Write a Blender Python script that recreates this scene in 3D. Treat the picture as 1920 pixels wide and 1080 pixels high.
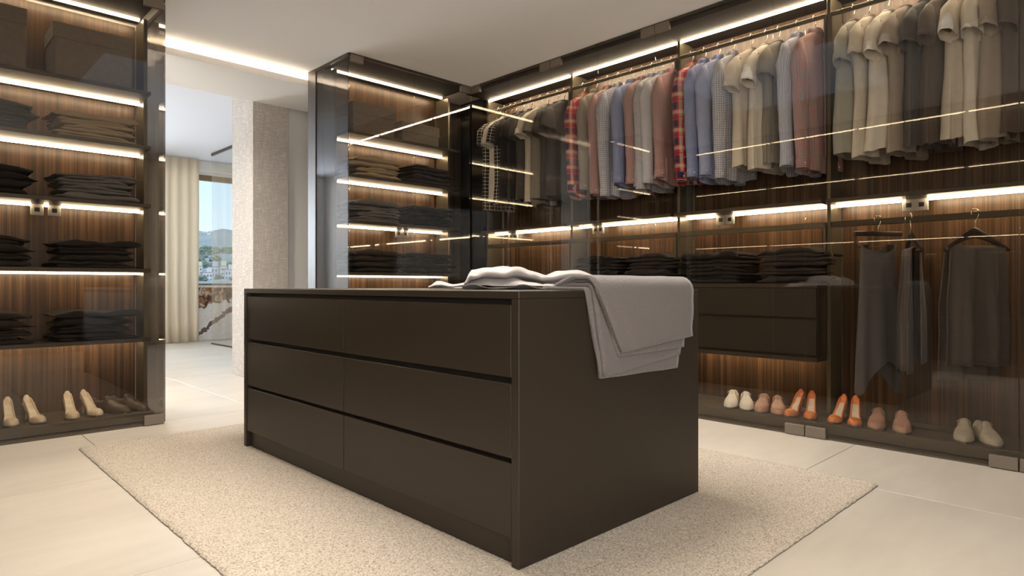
import bpy, bmesh, math, random
from mathutils import Vector, Matrix, noise
for o in list(bpy.data.objects): bpy.data.objects.remove(o)
S = bpy.context.scene
COL = S.collection
PI = math.pi
# ------------------------------------------------------------------ camera, world, light, exposure
FOC, HOR, CAMZ = 1196.0, 535.0, 0.9
ANG = math.atan2(1230, 1196)                     # room's X axis lies this far right of the view
cam = bpy.data.cameras.new('camera'); camo = bpy.data.objects.new('camera', cam); COL.objects.link(camo)
cam.sensor_width = 36.0; cam.lens = 36.0 * FOC / 1920; cam.clip_start = 0.03; cam.clip_end = 6000
cam.shift_y = (HOR - 540) / 1920.0 * -1 * -1
camo.location = (0, 0, CAMZ); camo.rotation_euler = (PI / 2, 0, ANG - PI / 2)
S.camera = camo
w = bpy.data.worlds.new('sky'); S.world = w; w.use_nodes = True
wn = w.node_tree; wn.nodes.clear()
wo = wn.nodes.new('ShaderNodeOutputWorld'); wb = wn.nodes.new('ShaderNodeBackground')
tc = wn.nodes.new('ShaderNodeTexCoord'); sp = wn.nodes.new('ShaderNodeSeparateXYZ'); rp = wn.nodes.new('ShaderNodeValToRGB')
rp.color_ramp.elements[0].position = 0.0; rp.color_ramp.elements[0].color = (0.66, 0.76, 0.82, 1)
rp.color_ramp.elements[1].position = 0.6; rp.color_ramp.elements[1].color = (0.20, 0.42, 0.72, 1)
e = rp.color_ramp.elements.new(0.16); e.color = (0.47, 0.66, 0.80, 1)
wn.links.new(tc.outputs['Generated'], sp.inputs[0]); wn.links.new(sp.outputs['Z'], rp.inputs[0])
wn.links.new(rp.outputs[0], wb.inputs[0]); wb.inputs[1].default_value = 1.5
wn.links.new(wb.outputs[0], wo.inputs[0])
S.view_settings.view_transform = 'Standard'; S.view_settings.look = 'None'
S.view_settings.gamma = 1.0; S.view_settings.use_curve_mapping = False
S.view_settings.exposure = 0.12
LED_E, LED_E2, SKYLIGHT_E, COVE_E, SUN_E, FAR_FILL_E, SKYA_E, NEAR_FILL_E = 27.0, 48.0, 0.80, 46.0, 2.8, 240.0, 70.0, 84.0
sun = bpy.data.lights.new('sun', 'SUN'); so = bpy.data.objects.new('sun', sun); COL.objects.link(so)
sun.energy = SUN_E; sun.color = (1, 0.95, 0.86); sun.angle = 0.01
so.rotation_euler = Vector((0.12, 0.45, -0.90)).to_track_quat('-Z', 'Y').to_euler()
far_l = bpy.data.lights.new('far_fill', 'AREA'); do = bpy.data.objects.new('far_fill', far_l); COL.objects.link(do)  # added fill for the far room, shining in through an invented window
far_l.shape = 'RECTANGLE'; far_l.size = 1.2; far_l.size_y = 1.9; far_l.energy = FAR_FILL_E; far_l.color = (0.84, 0.92, 1.0)
do.location = (0.45, 11.32, 1.75); do.rotation_euler = Vector((0, -1.0, 0.0)).to_track_quat('-Z', 'Z').to_euler()
sky_l = bpy.data.lights.new('skylight_beam', 'AREA'); slo = bpy.data.objects.new('skylight_beam', sky_l); COL.objects.link(slo)
sky_l.shape = 'RECTANGLE'; sky_l.size = 1.40; sky_l.size_y = 1.40; sky_l.energy = SKYA_E; sky_l.color = (1.0, 0.93, 0.84); sky_l.spread = math.radians(143)
slo.location = (1.945, 2.47, 2.758)
pl_l = bpy.data.lights.new('passage_fill', 'AREA'); plo = bpy.data.objects.new('passage_fill', pl_l); COL.objects.link(plo)  # added unseen light to brighten soffit and pillar, no fixture is built
pl_l.shape = 'RECTANGLE'; pl_l.size = 0.5; pl_l.size_y = 0.4; pl_l.energy = 40; pl_l.color = (1.0, 0.93, 0.86); pl_l.spread = math.radians(150); plo.location = (1.22, 5.46, 2.65)
nw_l = bpy.data.lights.new('near_fill', 'AREA'); nlo = bpy.data.objects.new('near_fill', nw_l); COL.objects.link(nlo)  # added fill behind the camera, lights shirts and pillar from the front
nw_l.shape = 'RECTANGLE'; nw_l.size = 2.5; nw_l.size_y = 2.1; nw_l.energy = NEAR_FILL_E; nw_l.color = (1.0, 0.96, 0.92)
nlo.location = (-0.45, -1.27, 1.45); nlo.rotation_euler = Vector((0, 1.0, 0.0)).to_track_quat('-Z', 'Z').to_euler()

# ------------------------------------------------------------------ materials
def newmat(name):
    m = bpy.data.materials.new(name); m.use_nodes = True
    nt = m.node_tree; nt.nodes.clear()
    out = nt.nodes.new('ShaderNodeOutputMaterial')
    return m, nt, out
def nd(nt, t, **kw):
    n = nt.nodes.new(t)
    for k, v in kw.items(): setattr(n, k, v)
    return n
def lk(nt, a, b): nt.links.new(a, b)
def M_(nt, op, a, b=None, c=None):
    n = nd(nt, 'ShaderNodeMath', operation=op)
    for i, v in enumerate((a, b, c)):
        if v is None: continue
        if isinstance(v, (int, float)): n.inputs[i].default_value = v
        else: lk(nt, v, n.inputs[i])
    return n.outputs[0]
def mixc(nt, f, a, b, blend='MIX'):
    n = nd(nt, 'ShaderNodeMix', data_type='RGBA', blend_type=blend)
    for i, v in ((0, f), (6, a), (7, b)):
        if isinstance(v, (int, float)): n.inputs[i].default_value = v
        elif isinstance(v, tuple): n.inputs[i].default_value = v if len(v) == 4 else (*v, 1)
        else: lk(nt, v, n.inputs[i])
    return n.outputs[2]
def coords(nt, kind='Object', scale=(1, 1, 1)):
    t = nd(nt, 'ShaderNodeTexCoord'); mp = nd(nt, 'ShaderNodeMapping')
    mp.inputs['Scale'].default_value = scale
    lk(nt, t.outputs[kind], mp.inputs[0]); return mp.outputs[0]
def noi(nt, vec, scale=1, detail=3, rough=0.5, dist=0.0):
    n = nd(nt, 'ShaderNodeTexNoise'); n.inputs['Scale'].default_value = scale
    n.inputs['Detail'].default_value = detail; n.inputs['Roughness'].default_value = rough
    n.inputs['Distortion'].default_value = dist
    if vec is not None: lk(nt, vec, n.inputs['Vector'])
    return n.outputs[0]
def ramp(nt, fac, stops):
    n = nd(nt, 'ShaderNodeValToRGB'); cr = n.color_ramp
    while len(cr.elements) < len(stops): cr.elements.new(0.5)
    for el, (p, c) in zip(cr.elements, stops): el.position = p; el.color = (*c, 1)
    lk(nt, fac, n.inputs[0]); return n.outputs[0]
def bsdf(nt, out, color=None, rough=0.5, metal=0.0, spec=0.5, sheen=0.0, bump=None, bstr=0.2, bdist=0.01):
    p = nd(nt, 'ShaderNodeBsdfPrincipled')
    if isinstance(color, tuple): p.inputs['Base Color'].default_value = (*color, 1)
    elif color is not None: lk(nt, color, p.inputs['Base Color'])
    if isinstance(rough, (int, float)): p.inputs['Roughness'].default_value = rough
    else: lk(nt, rough, p.inputs['Roughness'])
    p.inputs['Metallic'].default_value = metal
    p.inputs['Specular IOR Level'].default_value = spec
    if sheen: p.inputs['Sheen Weight'].default_value = sheen
    if bump is not None:
        b = nd(nt, 'ShaderNodeBump'); b.inputs['Strength'].default_value = bstr; b.inputs['Distance'].default_value = bdist
        lk(nt, bump, b.inputs['Height']); lk(nt, b.outputs[0], p.inputs['Normal'])
    lk(nt, p.outputs[0], out.inputs[0]); return p
def plain(name, color, rough=0.5, metal=0.0, var=0.06, scale=8, spec=0.5, bstr=0.0):
    m, nt, out = newmat(name)
    n = noi(nt, coords(nt), scale, 4)
    c = mixc(nt, n, tuple(x * (1 - var) for x in color), tuple(min(1, x * (1 + var)) for x in color))
    bsdf(nt, out, c, rough, metal, spec, bump=n if bstr else None, bstr=bstr); return m
def emit(name, color, strength):
    m, nt, out = newmat(name); em = nd(nt, 'ShaderNodeEmission')
    em.inputs[0].default_value = (*color, 1); em.inputs[1].default_value = strength
    lk(nt, em.outputs[0], out.inputs[0]); return m
def glassmat(name, tint, f0=0.045, rough=0.0, gain=1.0):
    m, nt, out = newmat(name)
    lw = nd(nt, 'ShaderNodeLayerWeight'); lw.inputs[0].default_value = 0.5
    f = M_(nt, 'POWER', lw.outputs['Facing'], 5.0)
    f = M_(nt, 'MULTIPLY_ADD', f, 1 - f0, f0); f = M_(nt, 'MULTIPLY', f, gain)
    tr = nd(nt, 'ShaderNodeBsdfTransparent'); tr.inputs[0].default_value = (*tint, 1)
    gl = nd(nt, 'ShaderNodeBsdfGlossy'); gl.inputs['Roughness'].default_value = rough
    gl.inputs[0].default_value = (1, 1, 1, 1)
    mx = nd(nt, 'ShaderNodeMixShader'); lk(nt, f, mx.inputs[0]); lk(nt, tr.outputs[0], mx.inputs[1]); lk(nt, gl.outputs[0], mx.inputs[2])
    lk(nt, mx.outputs[0], out.inputs[0]); return m
def woodmat(name, dark, mid, light, rough=0.36):
    m, nt, out = newmat(name)
    v1 = coords(nt, 'Object', (55, 55, 0.5)); v2 = coords(nt, 'Object', (210, 210, 1.5)); v3 = coords(nt, 'Object', (9, 9, 0.25))
    a = noi(nt, v1, 1, 5, 0.6, 0.3); b = noi(nt, v2, 1, 3, 0.6); c = noi(nt, v3, 1, 2)
    s = M_(nt, 'ADD', M_(nt, 'MULTIPLY', a, 0.5), M_(nt, 'ADD', M_(nt, 'MULTIPLY', b, 0.3), M_(nt, 'MULTIPLY', c, 0.2)))
    col = ramp(nt, s, ((0.40, dark), (0.495, mid), (0.59, light)))
    bsdf(nt, out, col, rough, bump=s, bstr=0.12, bdist=0.002); return m
def fabric(name, color, rough=0.9, var=0.12, weave=900, sheen=0.15, bstr=0.25, uv=True):
    m, nt, out = newmat(name)
    v = coords(nt, 'UV' if uv else 'Object', (1, 1, 1))
    n = noi(nt, v, 26, 4); f = noi(nt, v, weave, 2)
    c = mixc(nt, n, tuple(x * (1 - var) for x in color), tuple(min(1, x * (1 + var)) for x in color))
    bsdf(nt, out, c, rough, spec=0.2, sheen=sheen, bump=f, bstr=bstr, bdist=0.002); return m
def uvsep(nt):
    t = nd(nt, 'ShaderNodeTexCoord'); s = nd(nt, 'ShaderNodeSeparateXYZ'); lk(nt, t.outputs['UV'], s.inputs[0]); return s.outputs[0], s.outputs[1], t.outputs['UV']
def band(nt, x, period, a, b):                    # 1 where frac(x/period) lies in a..b
    fr = M_(nt, 'FRACT', M_(nt, 'DIVIDE', x, period))
    return M_(nt, 'MULTIPLY', M_(nt, 'GREATER_THAN', fr, a), M_(nt, 'LESS_THAN', fr, b))
def half(nt, a, b): return M_(nt, 'MULTIPLY', M_(nt, 'ADD', a, b), 0.5)
def checkmat(name, ground, line, period, wd=0.5, alpha=1.0):
    m, nt, out = newmat(name); u, v, uv = uvsep(nt)
    f = M_(nt, 'MULTIPLY', half(nt, band(nt, u, period, 0, wd), band(nt, v, period, 0, wd)), alpha)
    n = noi(nt, uv, 30, 3); c = mixc(nt, f, ground, line); c = mixc(nt, M_(nt, 'MULTIPLY', n, 0.35), c, (0.02, 0.02, 0.02))
    bsdf(nt, out, c, 0.9, spec=0.2, sheen=0.1); return m
def twocheck(name, ground, la, lb, period):       # small check with two colours of line
    m, nt, out = newmat(name); u, v, uv = uvsep(nt)
    c = mixc(nt, M_(nt, 'MULTIPLY', half(nt, band(nt, u, period, 0, .32), band(nt, v, period, 0, .32)), 1.0), ground, la)
    c = mixc(nt, M_(nt, 'MULTIPLY', half(nt, band(nt, u, period, .5, .82), band(nt, v, period, .5, .82)), 1.0), c, lb)
    bsdf(nt, out, c, 0.9, spec=0.2, sheen=0.1); return m
def stripemat(name, ground, line, period, wd=0.4):
    m, nt, out = newmat(name); u, v, uv = uvsep(nt)
    c = mixc(nt, band(nt, u, period, 0, wd), ground, line)
    bsdf(nt, out, c, 0.9, spec=0.2, sheen=0.1); return m
def panemat(name, ground, line, pu, pv):
    m, nt, out = newmat(name); u, v, uv = uvsep(nt)
    f = M_(nt, 'MAXIMUM', band(nt, u, pu, 0, .085), band(nt, v, pv, 0, .10))
    bsdf(nt, out, mixc(nt, f, ground, line), 0.9, spec=0.2, sheen=0.1); return m
def tartan(name):
    m, nt, out = newmat(name); u, v, uv = uvsep(nt)
    P = 0.125
    red, navy, cream = (0.62, 0.025, 0.035), (0.018, 0.025, 0.07), (0.62, 0.55, 0.36)
    c = mixc(nt, M_(nt, 'MULTIPLY', half(nt, band(nt, u, P, .0, .36), band(nt, v, P, .0, .36)), 1.0), red, navy)
    c = mixc(nt, M_(nt, 'MULTIPLY', half(nt, band(nt, u, P, .44, .64), band(nt, v, P, .44, .64)), 1.0), c, cream)
    c = mixc(nt, M_(nt, 'MULTIPLY', half(nt, band(nt, u, P, .80, .86), band(nt, v, P, .80, .86)), 1.0), c, navy)
    bsdf(nt, out, c, 0.9, spec=0.2, sheen=0.1); return m

WOOD = woodmat('walnut_veneer', (0.026, 0.0130, 0.0062), (0.071, 0.0360, 0.0160), (0.138, 0.074, 0.036))
WOODD = woodmat('dark_wood', (0.02, 0.013, 0.009), (0.045, 0.030, 0.021), (0.075, 0.052, 0.036), 0.4)
BRONZE = plain('bronze_lacquer', (0.026, 0.0195, 0.0135), 0.42, 0.0, 0.05, 3)
ISLE = plain('island_lacquer', (0.029, 0.0198, 0.0118), 0.44, 0.10, 0.04, 3)
OLIVE = plain('champagne_metal', (0.135, 0.112, 0.072), 0.36, 0.45, 0.05, 4)
SHELFM = plain('shelf_metal', (0.060, 0.047, 0.033), 0.35, 0.3, 0.05, 4)
TOPM = plain('top_panel_lacquer', (0.024, 0.018, 0.012), 0.7, spec=0.15)
RAILM = plain('rail_metal', (0.070, 0.056, 0.040), 0.38, 0.6, 0.05, 4)
CLAMP = plain('hinge_metal', (0.20, 0.160, 0.122), 0.5, 0.35, 0.04, 6)
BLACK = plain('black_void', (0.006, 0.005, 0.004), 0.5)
DARKJ = plain('dark_joint', (0.012, 0.009, 0.007), 0.6)
BASEM = plain('base_metal', (0.105, 0.085, 0.062), 0.30, 0.25, 0.05, 4)
CHROME = plain('brushed_steel', (0.72, 0.66, 0.56), 0.22, 1.0, 0.03, 4)
SOCK = plain('socket_plastic', (0.36, 0.335, 0.30), 0.4)
SMOKE = glassmat('smoked_glass', (0.885, 0.862, 0.825), 0.027)
SMOKE2 = glassmat('smoked_side_glass', (0.52, 0.50, 0.49), 0.034)
SHOWER = glassmat('shower_glass', (0.97, 0.98, 0.98), 0.05)
PANE = glassmat('window_glass', (0.97, 0.985, 0.99), 0.02)
LED = emit('led_warm', (1.0, 0.80, 0.54), LED_E)
LED2 = emit('led_warm_rail', (1.0, 0.80, 0.54), LED_E2)
LED3 = emit('led_warm_top', (1.0, 0.84, 0.62), LED_E2 * 1.6)
COVE = emit('led_cove', (1.0, 0.86, 0.66), COVE_E)
SKYL = emit('skylight_pane', (0.80, 0.89, 1.0), SKYLIGHT_E)
CEIL = plain('ceiling_paint', (0.80, 0.77, 0.74), 0.9, 0, 0.02, 2)
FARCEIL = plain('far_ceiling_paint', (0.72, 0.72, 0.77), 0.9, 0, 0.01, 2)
WALLP = plain('beige_paint', (0.80, 0.765, 0.72), 0.9, 0, 0.03, 2)
def tilemat():
    m, nt, out = newmat('limestone_tile')
    v = coords(nt, 'Object', (0.6, 2.2, 1)); a = noi(nt, v, 1.1, 6, 0.55, 0.6); v2 = coords(nt, 'Object', (3, 14, 1)); b = noi(nt, v2, 1.2, 4)
    c = ramp(nt, M_(nt, 'ADD', M_(nt, 'MULTIPLY', a, .75), M_(nt, 'MULTIPLY', b, .25)), ((0.3, (0.55, 0.49, 0.405)), (0.55, (0.64, 0.575, 0.485)), (0.75, (0.69, 0.63, 0.54))))
    bsdf(nt, out, c, 0.38, spec=0.4); return m
TILE = tilemat()
GROUT = plain('grout', (0.46, 0.41, 0.34), 0.9)
def rugmat():
    m, nt, out = newmat('rug_wool')
    a = noi(nt, coords(nt), 150, 2, 0.6); b = noi(nt, coords(nt), 2.2, 3)
    c = ramp(nt, a, ((0.28, (0.20, 0.155, 0.11)), (0.42, (0.47, 0.395, 0.30)), (0.54, (0.655, 0.555, 0.435)), (0.7, (0.76, 0.665, 0.54))))
    c = mixc(nt, M_(nt, 'MULTIPLY', b, 0.25), c, (0.42, 0.34, 0.26))
    bsdf(nt, out, c, 0.95, spec=0.1, sheen=0.2); return m
RUG = rugmat()
RUGB = plain('rug_backing', (0.10, 0.075, 0.05), 0.95)
def wovenmat():
    m, nt, out = newmat('woven_wallcovering')
    va = coords(nt, 'Object', (230, 230, 9)); vb = coords(nt, 'Object', (12, 12, 230))
    a = noi(nt, va, 1, 2, 0.4); b = noi(nt, vb, 1, 2, 0.4)
    la = M_(nt, 'GREATER_THAN', a, 0.61); lb = M_(nt, 'GREATER_THAN', b, 0.59)
    f = M_(nt, 'MAXIMUM', la, lb)
    c = mixc(nt, f, (0.45, 0.395, 0.345), (0.62, 0.56, 0.49))
    bsdf(nt, out, c, 0.85, bump=f, bstr=0.2, bdist=0.002); return m
WOVEN = wovenmat()
STONE = plain('pale_stone', (0.46, 0.41, 0.36), 0.7, 0, 0.1, 6)
def marblemat():
    m, nt, out = newmat('bold_marble')
    v = coords(nt); s = nd(nt, 'ShaderNodeSeparateXYZ'); lk(nt, v, s.inputs[0])
    d = noi(nt, v, 3.2, 5, 0.6, 0.8); d2 = noi(nt, v, 9, 5, 0.6, 1.0)
    h = M_(nt, 'ADD', M_(nt, 'ADD', s.outputs[2], M_(nt, 'MULTIPLY', s.outputs[0], 0.12)), M_(nt, 'MULTIPLY', M_(nt, 'SUBTRACT', d, 0.5), 0.9))
    vein = M_(nt, 'ABSOLUTE', M_(nt, 'SUBTRACT', d2, 0.5))
    white = ramp(nt, vein, ((0.0, (0.62, 0.53, 0.45)), (0.012, (0.84, 0.81, 0.78)), (0.3, (0.90, 0.88, 0.86))))
    brown = ramp(nt, d2, ((0.36, (0.015, 0.012, 0.014)), (0.45, (0.10, 0.04, 0.02)), (0.56, (0.42, 0.21, 0.08)), (0.62, (0.62, 0.55, 0.48))))
    f = M_(nt, 'GREATER_THAN', h, 0.10)
    # slanting dark seam
    q = M_(nt, 'ABSOLUTE', M_(nt, 'ADD', M_(nt, 'SUBTRACT', M_(nt, 'MULTIPLY_ADD', s.outputs[0], 0.75, 0.30), s.outputs[2]), M_(nt, 'MULTIPLY', M_(nt, 'SUBTRACT', d2, 0.5), 0.22)))
    seam = M_(nt, 'LESS_THAN', q, 0.045)
    c = mixc(nt, f, white, brown); c = mixc(nt, seam, c, (0.16, 0.10, 0.085))
    bsdf(nt, out, c, 0.25); return m
MARBLE = marblemat()
def curtmat():
    m, nt, out = newmat('curtain_linen')
    n = noi(nt, coords(nt, 'Object', (60, 60, 2)), 1, 3)
    c = mixc(nt, n, (0.93, 0.81, 0.64), (0.96, 0.87, 0.73))
    d = nd(nt, 'ShaderNodeBsdfDiffuse'); lk(nt, c, d.inputs[0]); t_ = nd(nt, 'ShaderNodeBsdfTranslucent'); lk(nt, c, t_.inputs[0])
    mx = nd(nt, 'ShaderNodeMixShader'); mx.inputs[0].default_value = 0.45; lk(nt, d.outputs[0], mx.inputs[1]); lk(nt, t_.outputs[0], mx.inputs[2]); lk(nt, mx.outputs[0], out.inputs[0]); return m
CURT = curtmat()
BOXM = fabric('box_linen', (0.20, 0.17, 0.145), 0.9, 0.25, 300, uv=False)
LEATHC = plain('cream_leather', (0.66, 0.54, 0.40), 0.35)
LEATHW = plain('white_leather', (0.74, 0.70, 0.62), 0.5)
LEATHP = plain('dusky_pink_leather', (0.44, 0.24, 0.17), 0.45)
LEATHO = plain('orange_leather', (0.72, 0.225, 0.055), 0.35)
LEATHB = plain('brown_leather', (0.060, 0.040, 0.028), 0.4)
LEATHG = plain('taupe_leather', (0.42, 0.36, 0.29), 0.5)
SOLE = plain('sole_rubber', (0.11, 0.085, 0.065), 0.6)
SOLEB = plain('sole_dark', (0.03, 0.022, 0.017), 0.6)
INSOLE = plain('insole_pale', (0.66, 0.58, 0.46), 0.4)
LACE = plain('lace_cord', (0.20, 0.15, 0.11), 0.8)
BUTTON = plain('button_shell', (0.75, 0.72, 0.68), 0.3)
HWOOD = plain('hanger_wood', (0.030, 0.022, 0.017), 0.35)

# ------------------------------------------------------------------ object helpers
WP = {}                                            # world origin of each parent
def reg(o, wloc): WP[o.name] = Vector(wloc)
def tag(o, label=None, cat=None, group=None, kind=None):
    if label: o['label'] = label
    if cat: o['category'] = cat
    if group: o['group'] = group
    if kind: o['kind'] = kind
    return o
def thing(name, loc, label, cat, group=None, rz=0.0):
    o = bpy.data.objects.new(name, None); COL.objects.link(o); o.empty_display_size = 0.05
    o.location = loc; o.rotation_euler = (0, 0, rz); reg(o, loc)
    return tag(o, label, cat, group)
def link(name, me, mats, parent=None, loc=(0, 0, 0)):  # loc local to parent
    o = bpy.data.objects.new(name, me); COL.objects.link(o)
    if mats is not None and not me.materials:
        for mm in (mats if isinstance(mats, (list, tuple)) else (mats,)): me.materials.append(mm)
    o.location = loc
    if parent: o.parent = parent
    reg(o, (WP[parent.name] if parent else Vector((0, 0, 0))) + Vector(loc))
    return o
def boxmesh(sx, sy, sz, bev=0.0, seg=1):
    bm = bmesh.new(); bmesh.ops.create_cube(bm, size=1.0)
    bmesh.ops.scale(bm, vec=(sx, sy, sz), verts=bm.verts)
    if bev > 0: bmesh.ops.bevel(bm, geom=list(bm.edges), offset=min(bev, 0.45 * min(sx, sy, sz)), segments=seg, affect='EDGES', profile=0.5)
    me = bpy.data.meshes.new('box'); bm.to_mesh(me); bm.free(); return me
def box(name, x0, x1, y0, y1, z0, z1, m, parent=None, bev=0.002, seg=1):
    me = boxmesh(abs(x1 - x0), abs(y1 - y0), abs(z1 - z0), bev, seg)
    c = Vector(((x0 + x1) / 2, (y0 + y1) / 2, (z0 + z1) / 2))
    base = WP[parent.name] if parent else Vector((0, 0, 0))
    return link(name, me, m, parent, c - base)
def struct(name, *a, **k):
    o = box(name, *a, **k); o['kind'] = 'structure'; return o
def pymesh(verts, faces, uvs=None, smooth=True, name='mesh'):
    me = bpy.data.meshes.new(name); me.from_pydata([tuple(v) for v in verts], [], faces)
    if uvs is not None:
        ul = me.uv_layers.new(name='UVMap'); k = 0; flat = [0.0] * (2 * len(me.loops))
        for i, l in enumerate(me.loops):
            flat[2 * i] = uvs[i][0]; flat[2 * i + 1] = uvs[i][1]
        ul.data.foreach_set('uv', flat)
    if smooth: me.polygons.foreach_set('use_smooth', [True] * len(me.polygons))
    me.update(); return me
class MB:                                          # collects several lofts into ONE mesh
    def __init__(s): s.v = []; s.f = []; s.uv = []
    def loft(s, rows, closed=True, capA=False, capB=False):
        n = len(rows[0]); b = len(s.v)
        for r in rows: s.v.extend(r)
        mid = rows[len(rows) // 2]; us = [0.0]
        for i in range(n if closed else n - 1): us.append(us[-1] + (Vector(mid[(i + 1) % n]) - Vector(mid[i])).length)
        vs = [0.0]
        for j in range(len(rows) - 1):
            vs.append(vs[-1] + max((Vector(rows[j + 1][i]) - Vector(rows[j][i])).length for i in (0, n // 4, n // 2)))
        for j in range(len(rows) - 1):
            for i in range(n if closed else n - 1):
                i2 = (i + 1) % n
                s.f.append((b + j * n + i, b + j * n + i2, b + (j + 1) * n + i2, b + (j + 1) * n + i))
                s.uv += [(us[i], vs[j]), (us[i + 1], vs[j]), (us[i + 1], vs[j + 1]), (us[i], vs[j + 1])]
        if capA: s.f.append(tuple(b + i for i in range(n - 1, -1, -1))); s.uv += [(0, 0)] * n
        if capB:
            k = b + (len(rows) - 1) * n; s.f.append(tuple(k + i for i in range(n))); s.uv += [(0, 0)] * n
    def tube(s, pts, r, n=8, caps=True):
        rows = []; pts = [Vector(p) for p in pts]
        for i, p in enumerate(pts):
            d = (pts[min(i + 1, len(pts) - 1)] - pts[max(i - 1, 0)]).normalized()
            up = Vector((0, 0, 1)) if abs(d.z) < 0.9 else Vector((0, 1, 0))
            a = d.cross(up).normalized(); bb = d.cross(a).normalized()
            rr = r[i] if isinstance(r, (list, tuple)) else r
            rows.append([tuple(p + (a * math.cos(2 * PI * k / n) + bb * math.sin(2 * PI * k / n)) * rr) for k in range(n)])
        s.loft(rows, True, caps, caps)
    def mesh(s, smooth=True): return pymesh(s.v, s.f, s.uv, smooth)
def ns(x, y=0.0, z=0.0): return noise.noise(Vector((x, y, z)))

# ================================================================== SETTING
GX, GY, CZ = 3.90, 4.56, 2.76                     # glass planes, ceiling height
floor = struct('floor', -2.0, 6.2, -1.6, 11.3, -0.16, -0.012, GROUT, bev=0)
tm = {}
xs = [-2.0, -1.58, -0.38, 0.82, 1.92, 3.12, 4.32, 5.5]; ys = [-1.6, -1.18, 0.03, 1.232, 2.236, 3.44, 4.64, 5.84, 6.74, 7.94, 9.14, 10.34, 11.3]
for i in range(len(xs) - 1):
    for j in range(len(ys) - 1):
        g = 0.0018
        x0, x1, y0, y1 = xs[i] + g, xs[i + 1] - g, ys[j] + g, ys[j + 1] - g
        box('floor_tile', x0, x1, y0, y1, -0.014, 0.0, TILE, floor, 0.0012)
# main ceiling with a square opening for the skylight
SX0, SX1, SY0, SY1 = 1.21, 2.68, 1.74, 3.20
ceil = struct('ceiling', -2.0, SX0, -1.6, 5.62, CZ, CZ + 0.12, CEIL, bev=0)
box('ceiling_panel', SX1, 6.2, -1.6, 5.62, CZ, CZ + 0.12, CEIL, ceil, 0)
box('ceiling_panel', SX0, SX1, -1.6, SY0, CZ, CZ + 0.12, CEIL, ceil, 0)
box('ceiling_panel', SX0, SX1, SY1, 5.62, CZ, CZ + 0.12, CEIL, ceil, 0)
skl = thing('skylight', (1.945, 2.47, CZ), 'square natural light skylight recessed in the ceiling above the island', 'skylight')
box('light_pane', SX0 + .01, SX1 - .01, SY0 + .01, SY1 - .01, CZ + 0.012, CZ + 0.022, SKYL, skl, 0)
for a in ((SX0, SX1, SY0, SY0 + .012), (SX0, SX1, SY1 - .012, SY1), (SX0, SX0 + .012, SY0 + .012, SY1 - .012), (SX1 - .012, SX1, SY0 + .012, SY1 - .012)):
    box('frame', *a, CZ + 0.001, CZ + 0.012, CEIL, skl, 0)
struct('ceiling_roof', -2.2, 6.4, -1.8, 11.4, 3.06, 3.2, CEIL, bev=0)
# passage: lowered soffit with a cove lamp over its lip
sof = struct('ceiling_soffit', -0.6, 4.6, 5.30, 6.10, 2.66, 2.70, WALLP, bev=0)
struct('trim_1', -0.6, 4.6, 5.30, 5.315, 2.70, 2.712, WALLP, bev=0)
struct('trim_2', -0.6, 4.6, 5.61, 5.63, 2.70, 3.06, WALLP, bev=0)
cv = thing('cove_light', (2.0, 5.36, 2.70), 'warm strip light hidden behind the soffit lip over the passage', 'light')
box('led_strip', 0.3, 3.9, 5.35, 5.37, 2.7005, 2.712, COVE, cv, 0)
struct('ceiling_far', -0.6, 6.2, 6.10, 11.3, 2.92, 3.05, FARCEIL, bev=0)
struct('wall_header', -0.6, 6.2, 6.09, 6.10, 2.70, 2.92, WALLP, bev=0)
# walls round the main room (behind the wardrobes and behind the camera)
struct('wall_right', 4.46, 4.60, -1.6, 6.2, 0, CZ, WALLP, bev=0)
struct('wall_near', 0.85, 4.46, -1.45, -1.3, 0, CZ, WOODD, bev=0)
struct('wall_near_parapet', -2.0, 0.85, -1.45, -1.3, 0, 0.35, WOODD, bev=0)
struct('wall_near_head', -2.0, 0.85, -1.45, -1.3, 2.55, CZ, WOODD, bev=0)
added_win3 = thing('added_window_near', (-0.5, -1.4, 0.35), None, None); added_win3['kind'] = 'structure'  # invented opening behind the camera, added to go with the front fill
box('pane', -1.85, 0.85, -1.38, -1.372, 0.35, 2.55, PANE, added_win3, 0)
struct('wall_left', -2.1, -1.9, -1.3, 5.62, 0, CZ, WALLP, bev=0)
struct('wall_back_left', -1.9, 1.29, 5.10, 5.235, 0, CZ, WALLP, bev=0)
struct('wall_back_right', 2.62, 4.46, 5.10, 5.235, 0, CZ, WOODD, bev=0)
struct('wall_passage', 2.83, 6.2, 6.14, 6.3, 0, 2.92, WALLP, bev=0)
struct('wall_passage_end', 4.46, 4.6, 5.235, 6.14, 0, 2.92, WALLP, bev=0)
struct('wall_passage_left', -0.7, -0.6, 5.235, 11.3, 0, 3.06, WALLP, bev=0)
struct('wall_far_right', 6.2, 6.35, 6.1, 11.3, 0, 3.06, WALLP, bev=0)
# pillar with woven wall covering, stone jamb beyond it
pil = thing('pillar', (2.65, 6.35, 0), 'square pillar clad in woven taupe wall covering beside the passage', 'pillar')
box('cladding', 2.476, 2.83, 6.10, 6.62, 0, 2.92, WOVEN, pil, 0.003)
box('stone_jamb', 2.60, 2.86, 6.62, 6.90, 0, 2.919, STONE, pil, 0.003)
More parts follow.
